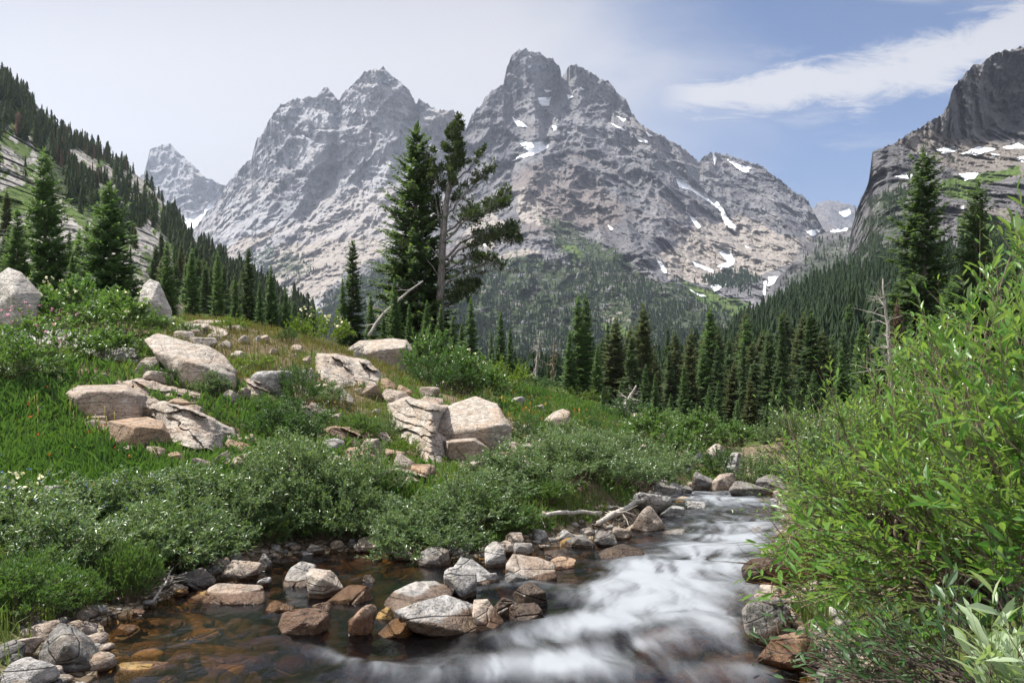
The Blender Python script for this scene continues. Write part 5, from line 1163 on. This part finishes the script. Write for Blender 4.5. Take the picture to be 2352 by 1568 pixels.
def shrub(seed,nst=30,R=.75,H=1.0,twigs=7,leaves=10,ll=.05,lw=.2,up=.7,spread=1.0,fine=False,stem_r=.008,curlv=.1,dirn=None,start=.35,leaf_up=.35,jit=.5,dome=1.0):
    """stems fan out from the foot; twigs and leaves on their outer part"""
    r=np.random.default_rng(seed); st=MB(); lf=MB(); B=[];D=[];N=[];L=[];A=[]
    for s in range(nst):
        az=r.uniform(0,6.28); q=math.sqrt(r.uniform(0,1)); f=q*R
        tip=np.array([math.cos(az)*f*spread,math.sin(az)*f*spread,H*(1-dome*.55*q**2)*r.uniform(.72,1.08)])
        if dirn is not None: tip=tip+np.array(dirn)*r.uniform(.4,1.1)
        b=np.array([math.cos(az)*f*.22,math.sin(az)*f*.22,-.08]); mid=b*.5+tip*.5+np.array([0,0,.10*H])+r.normal(0,.05*R,3)
        tt=np.linspace(0,1,7)[:,None]; C=(1-tt)**2*b+2*tt*(1-tt)*mid+tt**2*tip
        st.tube(C,stem_r*(1-.75*tt[:,0]),4,cap=False)
        tone=r.uniform(0,.45)
        for k in range(twigs):
            u=r.uniform(start,1)**.8; i=min(int(u*6),5); fr=u*6-i; p=C[i]*(1-fr)+C[i+1]*fr
            d=C[i+1]-C[i]; d/=np.linalg.norm(d); d=d+r.normal(0,.55,3)+np.array([0,0,.25*up]); d/=np.linalg.norm(d)
            l=R*.33*r.uniform(.5,1.2); e=p+d*l
            if k%2==0: st.tube([p,p+d*l*.5,e],[stem_r*.4,stem_r*.3,stem_r*.15],3,cap=False)
            for j in range(leaves):
                w=r.uniform(.1,1); B.append(p+d*l*w); dd=d*.8+r.normal(0,jit,3)+np.array([0,0,leaf_up]); D.append(dd/np.linalg.norm(dd))
                N.append(r.normal(0,.5,3)+np.array([0,0,1.])); L.append(ll*r.uniform(.6,1.25)); A.append(tone+.55*r.random())
    B=np.array(B);D=np.array(D);N=np.array(N);L=np.array(L)
    V,T,Q,c=leaf_batch(B,D,N,L,lw,.3,curlv,fine); lf.add(V,T,Q,np.clip(np.repeat(np.array(A),c),0,1))
    return st,lf
SH={}
def shproto(key,leafmat,twig,**kw):
    st,lf=shrub(**kw); SH[key]=(st.mesh(key+'_stems',[M[twig]],True),lf.mesh(key+'_leaves',[M[leafmat]]),kw.get('H',1.0),kw.get('R',.75))
for k in range(4): shproto('willow_%d'%k,'willow','twig_dark',seed=50+k,nst=48,R=.85,H=1.0,twigs=9,leaves=13,ll=.068,lw=.185,leaf_up=.35,jit=.8,dome=1.15)
shproto('elder','shrub','twig',seed=60,nst=40,R=.9,H=1.0,twigs=7,leaves=12,ll=.10,lw=.26,leaf_up=.0)
shproto('dark','shrub_dark','twig_dark',seed=61,nst=46,R=.8,H=1.0,twigs=8,leaves=13,ll=.05,lw=.30,dome=1.1)
shproto('lime','shrub_lime','twig',seed=62,nst=36,R=.9,H=.9,twigs=7,leaves=12,ll=.075,lw=.26)
shproto('fresh','shrub','twig',seed=63,nst=80,R=.8,H=1.0,twigs=9,leaves=14,ll=.085,lw=.13,leaf_up=.8,jit=.4,start=.2)
shproto('rose','broad','twig',seed=64,nst=34,R=.85,H=1.0,twigs=7,leaves=12,ll=.07,lw=.28)
def put_shrub(name,key,x,y,h,w,label,group=None,z=None,cat='shrub'):
    sm,lm,H,R=SH[key]; z=float(gz(x,y)[0]) if z is None else z
    if y<34: z=max(z,float(zw(y))-.02)
    o=link(name,None,loc=(x,y,z),rotz=RNG.uniform(0,6.28),scale=(w/(2*R),w/(2*R),h/H),label=label,cat=cat,group=group)
    link('stems',sm,o); link('leaves',lm,o); return o
def pshrub(name,key,px,d,h,w,label,group=None): return put_shrub(name,key,d*(px-CX)/F,d,h,w,label,group)
WL='grey-green willow shrub among many alike in the thicket along the left bank'
WG='willow shrubs of the left bank thicket'
for k,(px,d,h,w) in enumerate([(40,7.0,0.68,1.5),(190,7.5,0.59,1.5),(330,8.1,0.72,1.5),(440,8.9,0.66,1.4),(20,8.6,0.71,1.7),(150,9.2,0.60,1.7),(290,9.7,0.67,1.7),(410,10.3,0.65,1.6),(510,10.2,0.68,1.4),(590,10.9,0.66,1.4),
 (690,11.6,0.92,1.6),(760,11.3,0.82,1.4),(640,12.3,0.80,1.5),(840,11.9,0.78,1.4),(905,10.9,0.60,1.4),(985,10.7,0.63,1.5),(1065,11.0,0.75,1.4),(1125,12.0,0.48,1.5),(1165,13.3,0.65,1.6),(1235,13.2,0.51,1.5),(1290,14.4,0.84,1.7),(1340,14.7,0.80,1.7),(1400,15.9,0.67,1.8),(1425,17.5,0.80,1.9),(1330,17.6,0.85,1.9),(1240,16.6,0.69,1.8),(1462,19.5,1.02,2.0),(1380,20.5,1.04,2.1),(1480,22,1.08,2.2),(650,10.75,0.66,1.2),(800,10.95,0.80,1.2),(930,10.1,0.66,1.3),(1020,10.15,0.58,1.3),(500,9.75,0.63,1.2),(380,8.75,0.78,1.2),(1110,11.1,0.40,1.2),(1535,25.5,1.07,2.2),(1300,20,0.94,2.0),(1440,24.5,0.91,2.2)]):
    pshrub('willow_shrub','willow_%d'%(k%4),px,d,h,w,WL,WG)
for nm,key,px,d,h,w,lab in [
 ('shrub','elder',178,21.0,1.30,2.5,'wide glossy-leaved shrub left of the standing white rock, left half'),
 ('shrub','elder',272,20.6,1.15,2.2,'wide glossy-leaved shrub nearest the standing white rock'),
 ('shrub','lime',165,24,1.0,2.4,'yellow-green shrub topping the crest between the two white rocks'),
 ('shrub','rose',95,16.5,.95,2.2,'green shrub with pink flower heads on the left slope'),
 ('shrub','rose',30,14.5,.9,2.0,'leafy green shrub at the left edge below the pink-flowered one'),
 ('shrub','elder',255,17.4,.7,1.5,'small leafy shrub in shade beneath the wide glossy shrubs'),
 ('shrub','dark',384,17.6,.6,.9,'small fern-like green bush left of the slab boulder front'),
 ('shrub','lime',735,27.5,1.15,2.3,'yellow-flowered lime green shrub at the end of the crest'),
 ('shrub','dark',690,17.2,1.0,1.25,'dense dark green dome shrub in the middle of the slope'),
 ('shrub','dark',675,15.3,.75,1.6,'spreading dark juniper below the dome shrub'),
 ('shrub','dark',640,14.6,.6,1.3,'low dark juniper left of the spreading one'),
 ('shrub','fresh',820,16.3,.55,1.1,'tufted grey-green herb bush left of the jointed bedrock'),
 ('shrub','elder',985,26,1.7,2.2,'leafy shrub right behind the large flat-sided boulder'),
 ('shrub','elder',1055,25,1.5,2.0,'pale-leaved shrub below the pine, left part'),
 ('shrub','dark',1010,24,1.2,2.0,'shaded shrub above the great sunlit boulder'),
 ('shrub','elder',1105,26.5,1.5,2.0,'white-blossomed shrub below the pine, right part'),
 ('shrub','lime',1150,31,1.3,2.4,'bright lime shrub at the right end below the pine'),
 ('shrub','dark',1205,19.5,.6,1.3,'round green bush tucked right of the great sunlit boulder'),
 ('shrub','dark',1360,26,.9,1.0,'small dark cone-shaped bush in the flowered meadow'),
 ('shrub','fresh',297,7.1,.55,.62,'round bright green bush at the pool edge'),
 ('shrub','fresh',70,6.5,.42,.8,'bright green bush behind the left corner rocks'),
 ('shrub','fresh',150,6.4,.4,.6,'low grassy bush at the backwater, right of the corner bush'),
 ('shrub','fresh',1180,11.3,.42,.9,'bright green low bush under the willows by the fallen log'),
 ('shrub','fresh',1110,11.4,.42,.8,'bright green low bush left of the fallen log'),
 ('shrub','fresh',400,8.55,.45,.8,'grassy bush drooping to the pool edge above the bleached sticks'),
 ('shrub','fresh',610,10.4,.40,.8,'grassy tuft at the willow foot by the dark upright stone'),
 ('shrub','fresh',740,10.9,.40,.8,'bright grassy tuft at the water between the willow clumps'),
 ('shrub','fresh',1260,12.6,.38,.8,'bright low tuft on the cobble bank right of the fallen log end'),
 ('shrub','fresh',30,5.7,.42,.9,'bright grassy bush at the left edge above the corner stones'),
 ('shrub','dark',1655,33,1.3,2.0,'dark leafy bush above the bend rocks'),
 ('shrub','willow_0',1730,32,1.6,2.6,'grey-green willow beyond the tan boulder at the bend'),
 ('shrub','willow_1',1790,31,1.3,2.4,'grey-green willow behind the rounded grey boulder'),
 ('shrub','elder',1500,33,1.5,2.6,'light green bush left of the bend rocks'),
 ('shrub','elder',1560,31,1.4,2.2,'light green bush covering the far bank rocks'),
 ('shrub','elder',1610,38,1.5,2.8,'pale green bush behind the far bank rocks'),
 ('shrub','dark',1440,37,1.1,2.8,'dark bush around the tangled dead roots'),
 ('shrub','elder',1540,44,1.6,3.6,'broad green bush in front of the valley stand, left'),
 ('shrub','elder',1690,40,1.3,3.0,'broad green bush beneath the bushy fresh fir'),
 ('shrub','willow_2',1820,36,1.8,3.2,'willow bush at the right end of the bend, behind'),
 ('shrub','lime',1320,44,1.0,4.0,'low green bush at the foot of the twin dark firs'),
 ('shrub','dark',1230,40,.9,3.0,'low bush at the meadow edge below the pale snags')]:
    pshrub(nm,key,px,d,h,w,lab)
for k,(off,y,h,w) in enumerate([(1.6,9.0,1.5,2.0),(1.5,11,1.6,2.2),(3.4,10.5,1.8,2.6),(1.5,13,1.7,2.3),(3.6,13.5,2.0,2.8),(1.6,15.5,1.7,2.4),(3.8,16.5,2.0,2.8),(1.7,18.5,1.7,2.5),(4.2,20,2.0,3.0),(1.8,22,1.6,2.5),(2.2,25.5,1.6,2.6),(4.8,24.5,1.9,3.2),(2.6,29,1.5,2.6),(5.6,30,1.8,3.2),(7.0,22,1.8,3.2),(6.5,15,2.0,3.0)]):
    xr=float(np.interp(y,[a[1] for a in RIGHT][::-1],[a[0] for a in RIGHT][::-1]))+off
    put_shrub('willow_shrub','willow_%d'%((k+1)%4),xr,y,h,w,'smaller-leaved willow among others filling the right bank behind the tall willows','willow shrubs behind the right bank thicket')
OUTPOLY+=[[(330,775),(520,820),(548,905),(440,880)],[(150,890),(335,885),(390,1000),(370,1045),(255,1030),(180,965)],[(985,930),(1140,920),(1178,980),(1130,1100),(1020,1080)],[(800,785),(950,785),(940,838),(810,830)]]
r=np.random.default_rng(717); k_=0
while k_<26:
    px=r.uniform(60,1300); y=math.exp(r.uniform(math.log(13.5),math.log(27))); x=y*(px-CX)/F; z=float(gz(x,y)[0]); py=CY-F*(z-CZ)/y
    if any(polydist(np.array([px]),np.array([py]),po)[0]>-12 for po in OUTPOLY) or py>1085: continue
    put_shrub('shrub',str(r.choice(['dark','dark','rose','willow_1','fresh','lime'])),x,y,r.uniform(.28,.6),r.uniform(.6,1.3),'low shrub among others dotted between the rocks of the left slope','low shrubs of the left slope'); k_+=1
# flower heads on shrubs and herbs, too small to count
def dots(name,mat,pts,size,seed):
    r=np.random.default_rng(seed); m=MB()
    for p in pts:
        for _ in range(5):
            d=r.normal(0,1,3); d/=np.linalg.norm(d); e=np.cross(d,r.normal(0,1,3)); e/=np.linalg.norm(e); f=np.cross(d,e); s=size*r.uniform(.5,1); q=np.array(p)+r.normal(0,size*.6,3)
            m.add([q+e*s,q+f*s,q-e*s,q-f*s],None,[(0,1,2,3)])
    link(name,m.mesh(name,[mat]),kind='stuff')
# ------------------------------------------------ the big near willows on the right bank
def near_willow(seed,foot,tips,ll,label,leaf='willow_near',twig='twig',nsub=9,nleaf=12,r0=.012,bow=.12,thick=1.35,lm=1.0):
    """long arching stems from one foot; tips are (px,py,d) targets"""
    r=np.random.default_rng(seed); foot=np.array(foot,float); st=MB(); B=[];D=[];N=[];L=[];A=[]; bare=MB()
    for (px,py,d,reps,sp) in tips:
        for _ in range(reps):
            tip=at(px+r.normal(0,sp),py+r.normal(0,sp*.7),d*(1+r.normal(0,.06)))-foot
            b=r.normal(0,.16,3)*[1,1,.2]; ln=np.linalg.norm(tip); mid=(b+tip)*.5+np.array([0,0,bow*ln])+r.normal(0,.05*ln,3)
            tt=np.linspace(0,1,11)[:,None]; C=(1-tt)**2*b+2*tt*(1-tt)*mid+tt**2*tip
            C[1:-1]+=r.normal(0,.010*ln,(9,3))
            st.tube(C,thick*r0*(1-.80*tt[:,0])*r.uniform(.7,1.2),5,cap=False)
            tone=r.uniform(-.1,.5); m_=int(nsub*r.uniform(.5,1.3)) if r.random()>.22 else 1
            for k in range(m_):
                u=r.uniform(.38,1)**.7; i=min(int(u*10),9); fr=u*10-i; p=C[i]*(1-fr)+C[i+1]*fr
                dd=C[i+1]-C[i]; dd/=np.linalg.norm(dd); dd=dd*1.1+r.normal(0,.42,3)+np.array([0,0,.28]); dd/=np.linalg.norm(dd)
                l=lm*r.uniform(.14,.42)*(1+.05*d); e=p+dd*l+np.array([0,0,.04])
                st.tube([p,p+dd*l*.5,e],[r0*.30,r0*.22,r0*.08],3,cap=False)
                nl=int(nleaf*r.uniform(.35,1.2)); ws=np.linspace(.12,1,nl)
                for j,w in enumerate(ws):
                    B.append(p*(1-w)+e*w); sgn=1 if j%2 else -1
                    sd=np.cross(dd,[0,0,1.]); sd/=np.linalg.norm(sd)+1e-9
                    q=dd*.85+sd*sgn*.55+r.normal(0,.28,3)+np.array([0,0,.12]); D.append(q/np.linalg.norm(q))
                    N.append(r.normal(0,.45,3)+np.array([0,0,1.])); L.append(1.42*ll*r.uniform(.40,1.25)*(1.1-.35*abs(w-.5))); A.append(tone+.6*r.random()*w)
    lf=MB(); V,T,Q,c=leaf_batch(np.array(B),np.array(D),np.array(N),np.array(L),.125,.30,.16,True); lf.add(V,T,Q,np.clip(np.repeat(np.array(A),c),0,1))
    o=link('willow_shrub',None,loc=foot,label=label,cat='shrub',group='tall willows of the right bank')
    link('stems',st.mesh('near_stems',[M[twig]],True),o); link('leaves',lf.mesh('near_leaves',[M[leaf]]),o)
    return o
def g(px,d): x=d*(px-CX)/F; return (x,d,float(gz(x,d)[0])-.05)
near_willow(91,g(1950,11.5),[(1800,1000,11,7,30),(1850,960,11.5,9,32),(1910,960,11.5,9,35),(1980,930,12,9,40),(1830,1080,10.8,9,32),(1800,1160,10.3,8,24),(1860,1140,10.5,9,40),(1930,1080,11,10,50),(2010,1040,11.5,10,50),(1800,1230,10,7,24),(1860,1230,10,7,30),(2060,980,12,8,50)],.068,'farthest willow of the right bank, leaning over the rapid with small leaves',twig='twig',nsub=9,nleaf=9,r0=.014)
near_willow(92,g(2080,8.3),[(1990,920,8.3,7,35),(2060,850,8.5,9,38),(2130,820,8.6,9,42),(2000,1030,8,9,45),(2080,980,8.2,10,55),(1900,1120,7.8,7,45),(1960,1180,7.6,9,55),(2060,1130,7.8,10,60),(2170,1030,8,9,60),(1830,1290,7.4,7,28),(1870,1370,7.2,7,40),(1960,1300,7.2,8,55),(2210,900,8.6,8,50)],.075,'middle willow of the right bank, dense and leafy above the dark squared boulder',nsub=9,nleaf=10,r0=.013)
near_willow(93,g(2270,5.4),[(2100,880,5.6,5,40),(2180,790,5.7,7,45),(2250,720,5.8,6,40),(2330,640,5.9,6,40),(2160,980,5.3,8,60),(2270,880,5.5,9,60),(2000,1100,5.2,5,50),(2080,1120,5.1,7,60),(2200,1100,5.2,9,70),(2310,1020,5.3,8,60),(1880,1230,5.0,4,40),(1980,1260,4.9,6,60),(2110,1260,4.9,8,70),(2240,1230,5.0,8,70),(1850,1400,4.8,5,45),(1960,1420,4.7,6,60),(2090,1400,4.7,6,60)],.078,'nearest tall willow of the right bank, with long arching pale stems',nsub=8,nleaf=10,r0=.011)
near_willow(94,g(2520,4.2),[(2340,600,4.5,3,30),(2300,760,4.3,5,50),(2360,860,4.2,6,50),(2270,960,4.1,5,60),(2350,1060,4.0,7,60),(2230,1110,3.9,5,60),(2330,1210,3.9,7,60),(2150,1230,3.8,4,60),(2260,1320,3.7,6,60),(2360,560,4.4,3,20)],.085,'willow cut by the right edge, its large leaves brightest in the picture',nsub=7,nleaf=9,r0=.010)
near_willow(95,g(2420,3.4),[(1790,1500,4.6,3,25),(1850,1545,4.3,4,30),(1900,1480,4.3,5,40),(1990,1500,4.1,6,50),(2060,1450,4.0,6,50),(2120,1520,3.8,6,50),(2200,1440,3.7,6,60),(2000,1560,3.9,5,40),(2280,1400,3.6,5,60)],.06,'sprawling lowest willow with dark bare twigs reaching over the water',leaf='shrub_dark',twig='twig_dark',nsub=7,nleaf=5,r0=.010,bow=.02)
near_willow(96,g(2390,2.7),[(2310,1500,2.7,6,30),(2345,1545,2.6,7,28),(2285,1555,2.6,5,28),(2350,1450,2.7,3,20)],.085,'pale grey-leaved sprig in the bottom right corner',leaf='pale',nsub=5,nleaf=6,r0=.006,bow=.03,lm=.35)
# ------------------------------------------------ dead twigs over the water at the willow foot
def twigs_over():
    r=np.random.default_rng(97); m=MB(); f=np.array(g(1900,7.6))
    for k in range(34):
        px=r.uniform(1690,1850); py=r.uniform(1180,1530); d=r.uniform(5.2,8.4); e=at(px,py,d)-f; b=r.normal(0,.3,3)*[1,1,.1]
        c=(b+e)/2+r.normal(0,.12,3); tt=np.linspace(0,1,7)[:,None]; C=(1-tt)**2*b+2*tt*(1-tt)*c+tt**2*e
        m.tube(C,.007*(1-.8*tt[:,0]),4,cap=False)
        for _ in range(3):
            i=r.integers(3,6); q=C[i+1]-C[i]+r.normal(0,.07,3); m.tube([C[i],C[i]+q*1.3],[.003,.0012],3,cap=False)
    link('bare_twigs',m.mesh('bare_twigs',[M['twig_red']],True),loc=f,label='bare reddish twigs reaching out over the rapid from the right willows',cat='twigs')
twigs_over()

# ================================================================== grass and herbs of the slope
def lawn(name,n,seed,mats,dens,height,width,dmin=4.5,dmax=60,pxr=(-250,2500),lean=.35,wide=.08,leafy=False,per=1):
    r=np.random.default_rng(seed); k=n*4
    px=r.uniform(*pxr,k); y=np.exp(r.uniform(math.log(dmin),math.log(dmax),k)); x=y*(px-CX)/F
    s=polydist(x,y,STREAM); p=dens(px,y,x)*(s<-.35); ok=np.where(r.random(k)<p)[0][:n]
    x,y,px=x[ok],y[ok],px[ok]; x=np.repeat(x,per); y=np.repeat(y,per)
    if per>1: x=x+r.normal(0,.05,len(x)); y=y+r.normal(0,.05,len(y))
    z=gz(x,y)-.015
    gx_=CX+F*x/y; gy_=CY-F*(z-CZ)/y; kp=np.ones(len(x),bool)
    for po in OUTPOLY: kp&=~(polydist(gx_,gy_,po)>5)
    x,y,z=x[kp],y[kp],z[kp]; m=len(x); hh=height*r.uniform(.5,1.3,m)*(1+.012*y); az=r.uniform(0,6.28,m)
    B=np.c_[x,y,z]; d=np.c_[np.cos(az),np.sin(az),np.zeros(m)]; le=np.abs(r.normal(0,lean,m))
    sd=np.c_[-np.sin(az),np.cos(az),np.zeros(m)]; w=(width*(1+.05*y)*r.uniform(.7,1.3,m))[:,None]
    up=np.array([[0,0,1.]]); H=hh[:,None]; le=le[:,None]
    mid=B+up*H*.55+d*H*le*.35; tip=B+up*H*(1-.3*le)+d*H*le
    if leafy: V=np.stack([B,mid+sd*w*2,tip,mid-sd*w*2],1).reshape(-1,3); i=(np.arange(m)*4)[:,None]; T=np.concatenate([i+[[0,1,2]],i+[[0,2,3]]]); Q=None; c=4
    else: V=np.stack([B-sd*w,B+sd*w,mid+sd*w*.75,mid-sd*w*.75,tip],1).reshape(-1,3); i=(np.arange(m)*5)[:,None]; T=i+[[3,2,4]]; Q=i+[[0,1,2,3]]; c=5
    tn=np.clip(.45+.7*fbm(np.c_[x/1.6,y/1.6,np.zeros(m)],3,seed=seed)+r.normal(0,.22,m),0,1)
    me=np_mesh(name,V,[T]+([Q] if Q is not None else []),mats,False,{'tint':np.repeat(tn,c)}); link(name,me,kind='stuff')
lush=lambda px,y:np.clip(1.2-np.maximum(px-420,0)/500,.0,1)*np.clip((17-y)/6,0,1)
grs=lambda px,y,x:1-.93*bare_mask(x,y)
lawn('meadow_grass',120000,201,[M['grass']],grs,.16,.0040,dmin=6)
lawn('meadow_herbs',34000,202,[M['broad']],lambda px,y,x:(.25+.75*smooth(fbm(np.c_[x/1.9,y/1.9,np.zeros(len(x))],3,seed=71),-.1,.25))*(1-bare_mask(x,y)),.14,.009,dmin=6.5,lean=.8,leafy=True)
lawn('tall_herbs',34000,203,[M['broad']],lambda px,y,x:lush(px,y)+.25*((px>1150)&(px<1450)&(y>22)&(y<45)),.25,.0058,dmin=8.5,dmax=45,lean=.45,leafy=True,per=2)
lawn('dry_grass',30000,204,[M['drygrass']],lambda px,y,x:bare_mask(x,y)*.6*smooth(fbm(np.c_[x/.9,y/.9,np.zeros(len(x))],3,seed=72),-.15,.2)+.16*(y>10),.20,.0042)
lawn('dry_grass',10000,214,[M['drygrass']],lambda px,y,x:.9*np.clip(bare_mask(x,y)+.3,0,1),.22,.0042,dmin=17,dmax=36,pxr=(380,960))
lawn('bank_grass',16000,205,[M['grass']],lambda px,y,x:np.exp(-((polydist(x,y,STREAM)+.8)/.35)**2)*smooth(fbm(np.c_[x/.8,y/.8,np.zeros(len(x))],3,seed=73),0,.2),.18,.004,dmax=30)
lawn('golden_herbs',4200,206,[M['fl_orange']],lambda px,y,x:np.exp(-((px-1215)/75)**2-((np.log(y)-math.log(25))/.16)**2)+np.exp(-((px-1340)/35)**2-((np.log(y)-math.log(26))/.13)**2),.16,.010,dmin=18,dmax=36,leafy=True)
def flowers(name,mat,n,seed,pxr,yr,h,size,dens=None):
    r=np.random.default_rng(seed); px=r.uniform(*pxr,n); y=np.exp(r.uniform(math.log(yr[0]),math.log(yr[1]),n)); x=y*(px-CX)/F
    s=polydist(x,y,STREAM); k=s<-.6; x,y=x[k],y[k]; z=gz(x,y)+h*r.uniform(.75,1.2,len(x)); dots(name,M[mat],np.c_[x,y,z],size,seed)
flowers('red_flowers','fl_red',16,301,(60,330),(9.5,14.5),.30,.018)
flowers('yellow_flowers','fl_yellow',26,302,(0,900),(9,26),.26,.014)
flowers('cream_flowers','fl_cream',10,303,(10,110),(8.4,9.2),.75,.026)
flowers('blue_flowers','fl_blue',40,304,(0,520),(7.5,10),.68,.009)
flowers('pink_flowers','fl_pink',30,305,(0,190),(15,18),.95,.028)
flowers('cream_blossoms','fl_cream',22,306,(60,330),(18,21.5),1.35,.035)
flowers('yellow_blossoms','fl_cream',20,307,(690,790),(26.5,28),1.1,.045)
flowers('white_blossoms','fl_cream',16,308,(960,1130),(24.5,27),1.5,.04)
# tall yellowish seed spikes
def spike(px,py,d,h):
    p=hit(px,py,6); m=MB(); m.tube([(0,0,-.02),(0,.01,h*.6)],[.004,.003],4); m.tube([(0,.01,h*.6),(.005,.01,h*.8),(0,.01,h)],[.009,.011,.004],5)
    return p,m
ps,mm=spike(240,1010,12,.46); spm=mm.mesh('flower_spike',[mat_plain('spike_yellow',(.40,.36,.10))],True)
for px,py in [(218,1012),(232,1016),(244,1014),(225,1030),(160,985),(78,960),(84,962),(66,968),(86,1000),(240,985),(262,1005),(168,1000)]:
    q=hit(px,py,6); link('flower_spike',spm,loc=q,scale=RNG.uniform(.8,1.15),label='slender yellow seed spike in the lush herbs left of the fractured outcrop',cat='flower spike',group='yellow seed spikes in the herbs')
# ================================================================== camera, light, sky, air
cam=bpy.data.cameras.new('camera'); cam.sensor_width=36; cam.lens=36*F/2352; cam.clip_end=60000; cam.clip_start=.05
co=bpy.data.objects.new('camera',cam); COL.objects.link(co); co.location=(0,0,CZ); co.rotation_euler=(math.radians(90),0,0); S.camera=co
AZ,EL=math.radians(-72),math.radians(60)
sv=Vector((math.sin(AZ)*math.cos(EL),math.cos(AZ)*math.cos(EL),math.sin(EL)))
sl=bpy.data.lights.new('sun','SUN'); sl.energy=4.9; sl.angle=math.radians(.6); sl.color=(1,.955,.88)
so=bpy.data.objects.new('sun',sl); COL.objects.link(so); so.rotation_euler=sv.to_track_quat('Z','Y').to_euler(); so.location=(0,0,40)
W=bpy.data.worlds.new('World'); S.world=W; W.use_nodes=True
t=NT('w',world=W)
sky=t.n('ShaderNodeTexSky',sky_type='NISHITA',sun_disc=False,sun_elevation=EL,sun_rotation=AZ,altitude=2500,air_density=1.0,dust_density=1.2,ozone_density=1.0)
g=t.coord('Generated'); sx=t.n('ShaderNodeSeparateXYZ'); t.set(sx.inputs[0],g)
ya=t.math('MAXIMUM',t.math('ABSOLUTE',sx.outputs[1]),.02)
u=t.math('DIVIDE',sx.outputs[0],ya); w=t.math('DIVIDE',sx.outputs[2],ya)
cb=t.n('ShaderNodeCombineXYZ'); t.set(cb.inputs[0],u); t.set(cb.inputs[1],w)
uv=cb.outputs[0]
# veil of thin cloud on the left
vn=t.noise(t.map(uv,rot=(0,0,-.25),scale=(1.2,3.2,1)),1.6,5,.55,.5)
veil=t.math('SUBTRACT',1,t.ss(t.math('ADD',t.math('ADD',u,t.math('MULTIPLY',w,.12)),t.math('MULTIPLY',t.math('SUBTRACT',vn,.5),.55)),-.02,.42))
# long bright streak to the right
line=t.math('ADD',t.math('ADD',.318,t.math('MULTIPLY',u,.06)),t.math('MULTIPLY',t.math('POWER',t.math('MAXIMUM',t.math('SUBTRACT',u,.35),0),2.0),.55))
wn_=t.noise(t.map(uv,rot=(0,0,-.2),scale=(3.4,10.0,1)),2.2,8,.68,.7)
dw=t.math('DIVIDE',t.math('SUBTRACT',w,line),t.math('ADD',.022,t.math('MULTIPLY',t.math('MAXIMUM',u,0),.042)))
band=t.math('MULTIPLY',t.ss(u,.13,.26),t.math('SUBTRACT',1,t.ss(t.math('ABSOLUTE',t.math('ADD',dw,t.math('MULTIPLY',t.math('SUBTRACT',wn_,.5),3.0))),.3,1.15)))
# loose wisps
wn2=t.noise(t.map(uv,loc=(3,1,0),rot=(0,0,-.18),scale=(1.5,6.5,1)),2.0,6,.6,.3)
wisp=t.math('MULTIPLY',t.ss(wn2,.50,.74),.7)
low=t.math('MULTIPLY',t.math('SUBTRACT',1,t.ss(w,.05,.30)),.42)
tot=t.math('MAXIMUM',t.math('MAXIMUM',veil,t.math('MULTIPLY',band,1.0)),t.math('MAXIMUM',wisp,low))
hi=t.ss(w,.36,.52)
cl=t.mix(hi,(.88,.87,.89),(.73,.72,.77))
b1=t.n('ShaderNodeBackground'); t.set(b1.inputs[0],t.mul(1.0,sky.outputs[0],(.62,.84,1.08))); b1.inputs[1].default_value=.055
b2=t.n('ShaderNodeBackground'); t.set(b2.inputs[0],cl)
sky_fill=t.math('ADD',t.ss(sx.outputs[2],.48,.80),t.math('SUBTRACT',1,t.ss(sx.outputs[1],-.35,.05)),clamp=True)  # unseen bright cloud overhead and behind the camera, added as fill light
t.set(b2.inputs[1],t.math('MULTIPLY',.43,t.math('ADD',1,t.math('MULTIPLY',sky_fill,.75))))
mx=t.n('ShaderNodeMixShader'); t.set(mx.inputs[0],t.math('MULTIPLY',t.math('MAXIMUM',tot,t.math('MULTIPLY',sky_fill,.75)),.93,clamp=True)); t.set(mx.inputs[1],b1.outputs[0]); t.set(mx.inputs[2],b2.outputs[0])
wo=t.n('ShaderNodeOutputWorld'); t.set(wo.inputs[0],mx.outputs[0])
# the air: one even, thin, pale blue haze
hb=MB()
x0,x1,y0,y1,z0,z1=-8000,8000,-400,9600,-260,2700
V=[(x,y,z) for z in (z0,z1) for y in (y0,y1) for x in (x0,x1)]
hb.add(V,None,[(0,2,3,1),(4,5,7,6),(0,1,5,4),(2,6,7,3),(0,4,6,2),(1,3,7,5)])
t=NT('air'); pv=t.n('ShaderNodeVolumePrincipled'); t.set(pv.inputs['Color'],(.70,.80,1.0)); pv.inputs['Density'].default_value=3.8e-5; pv.inputs['Anisotropy'].default_value=.3
hm=t.out(None,pv.outputs[0]); hm.cycles.homogeneous_volume=True
ho=link('haze',hb.mesh('haze',[hm]),kind='stuff')
S.view_settings.view_transform='Standard'; S.view_settings.look='None'; S.view_settings.exposure=1.0; S.view_settings.gamma=1
S.cycles.use_denoising=True
S.cycles.max_bounces=8; S.cycles.transparent_max_bounces=8; S.cycles.volume_bounces=0; S.cycles.diffuse_bounces=3; S.cycles.glossy_bounces=2; S.cycles.transmission_bounces=3
S.cycles.use_adaptive_sampling=True; S.cycles.adaptive_threshold=.01
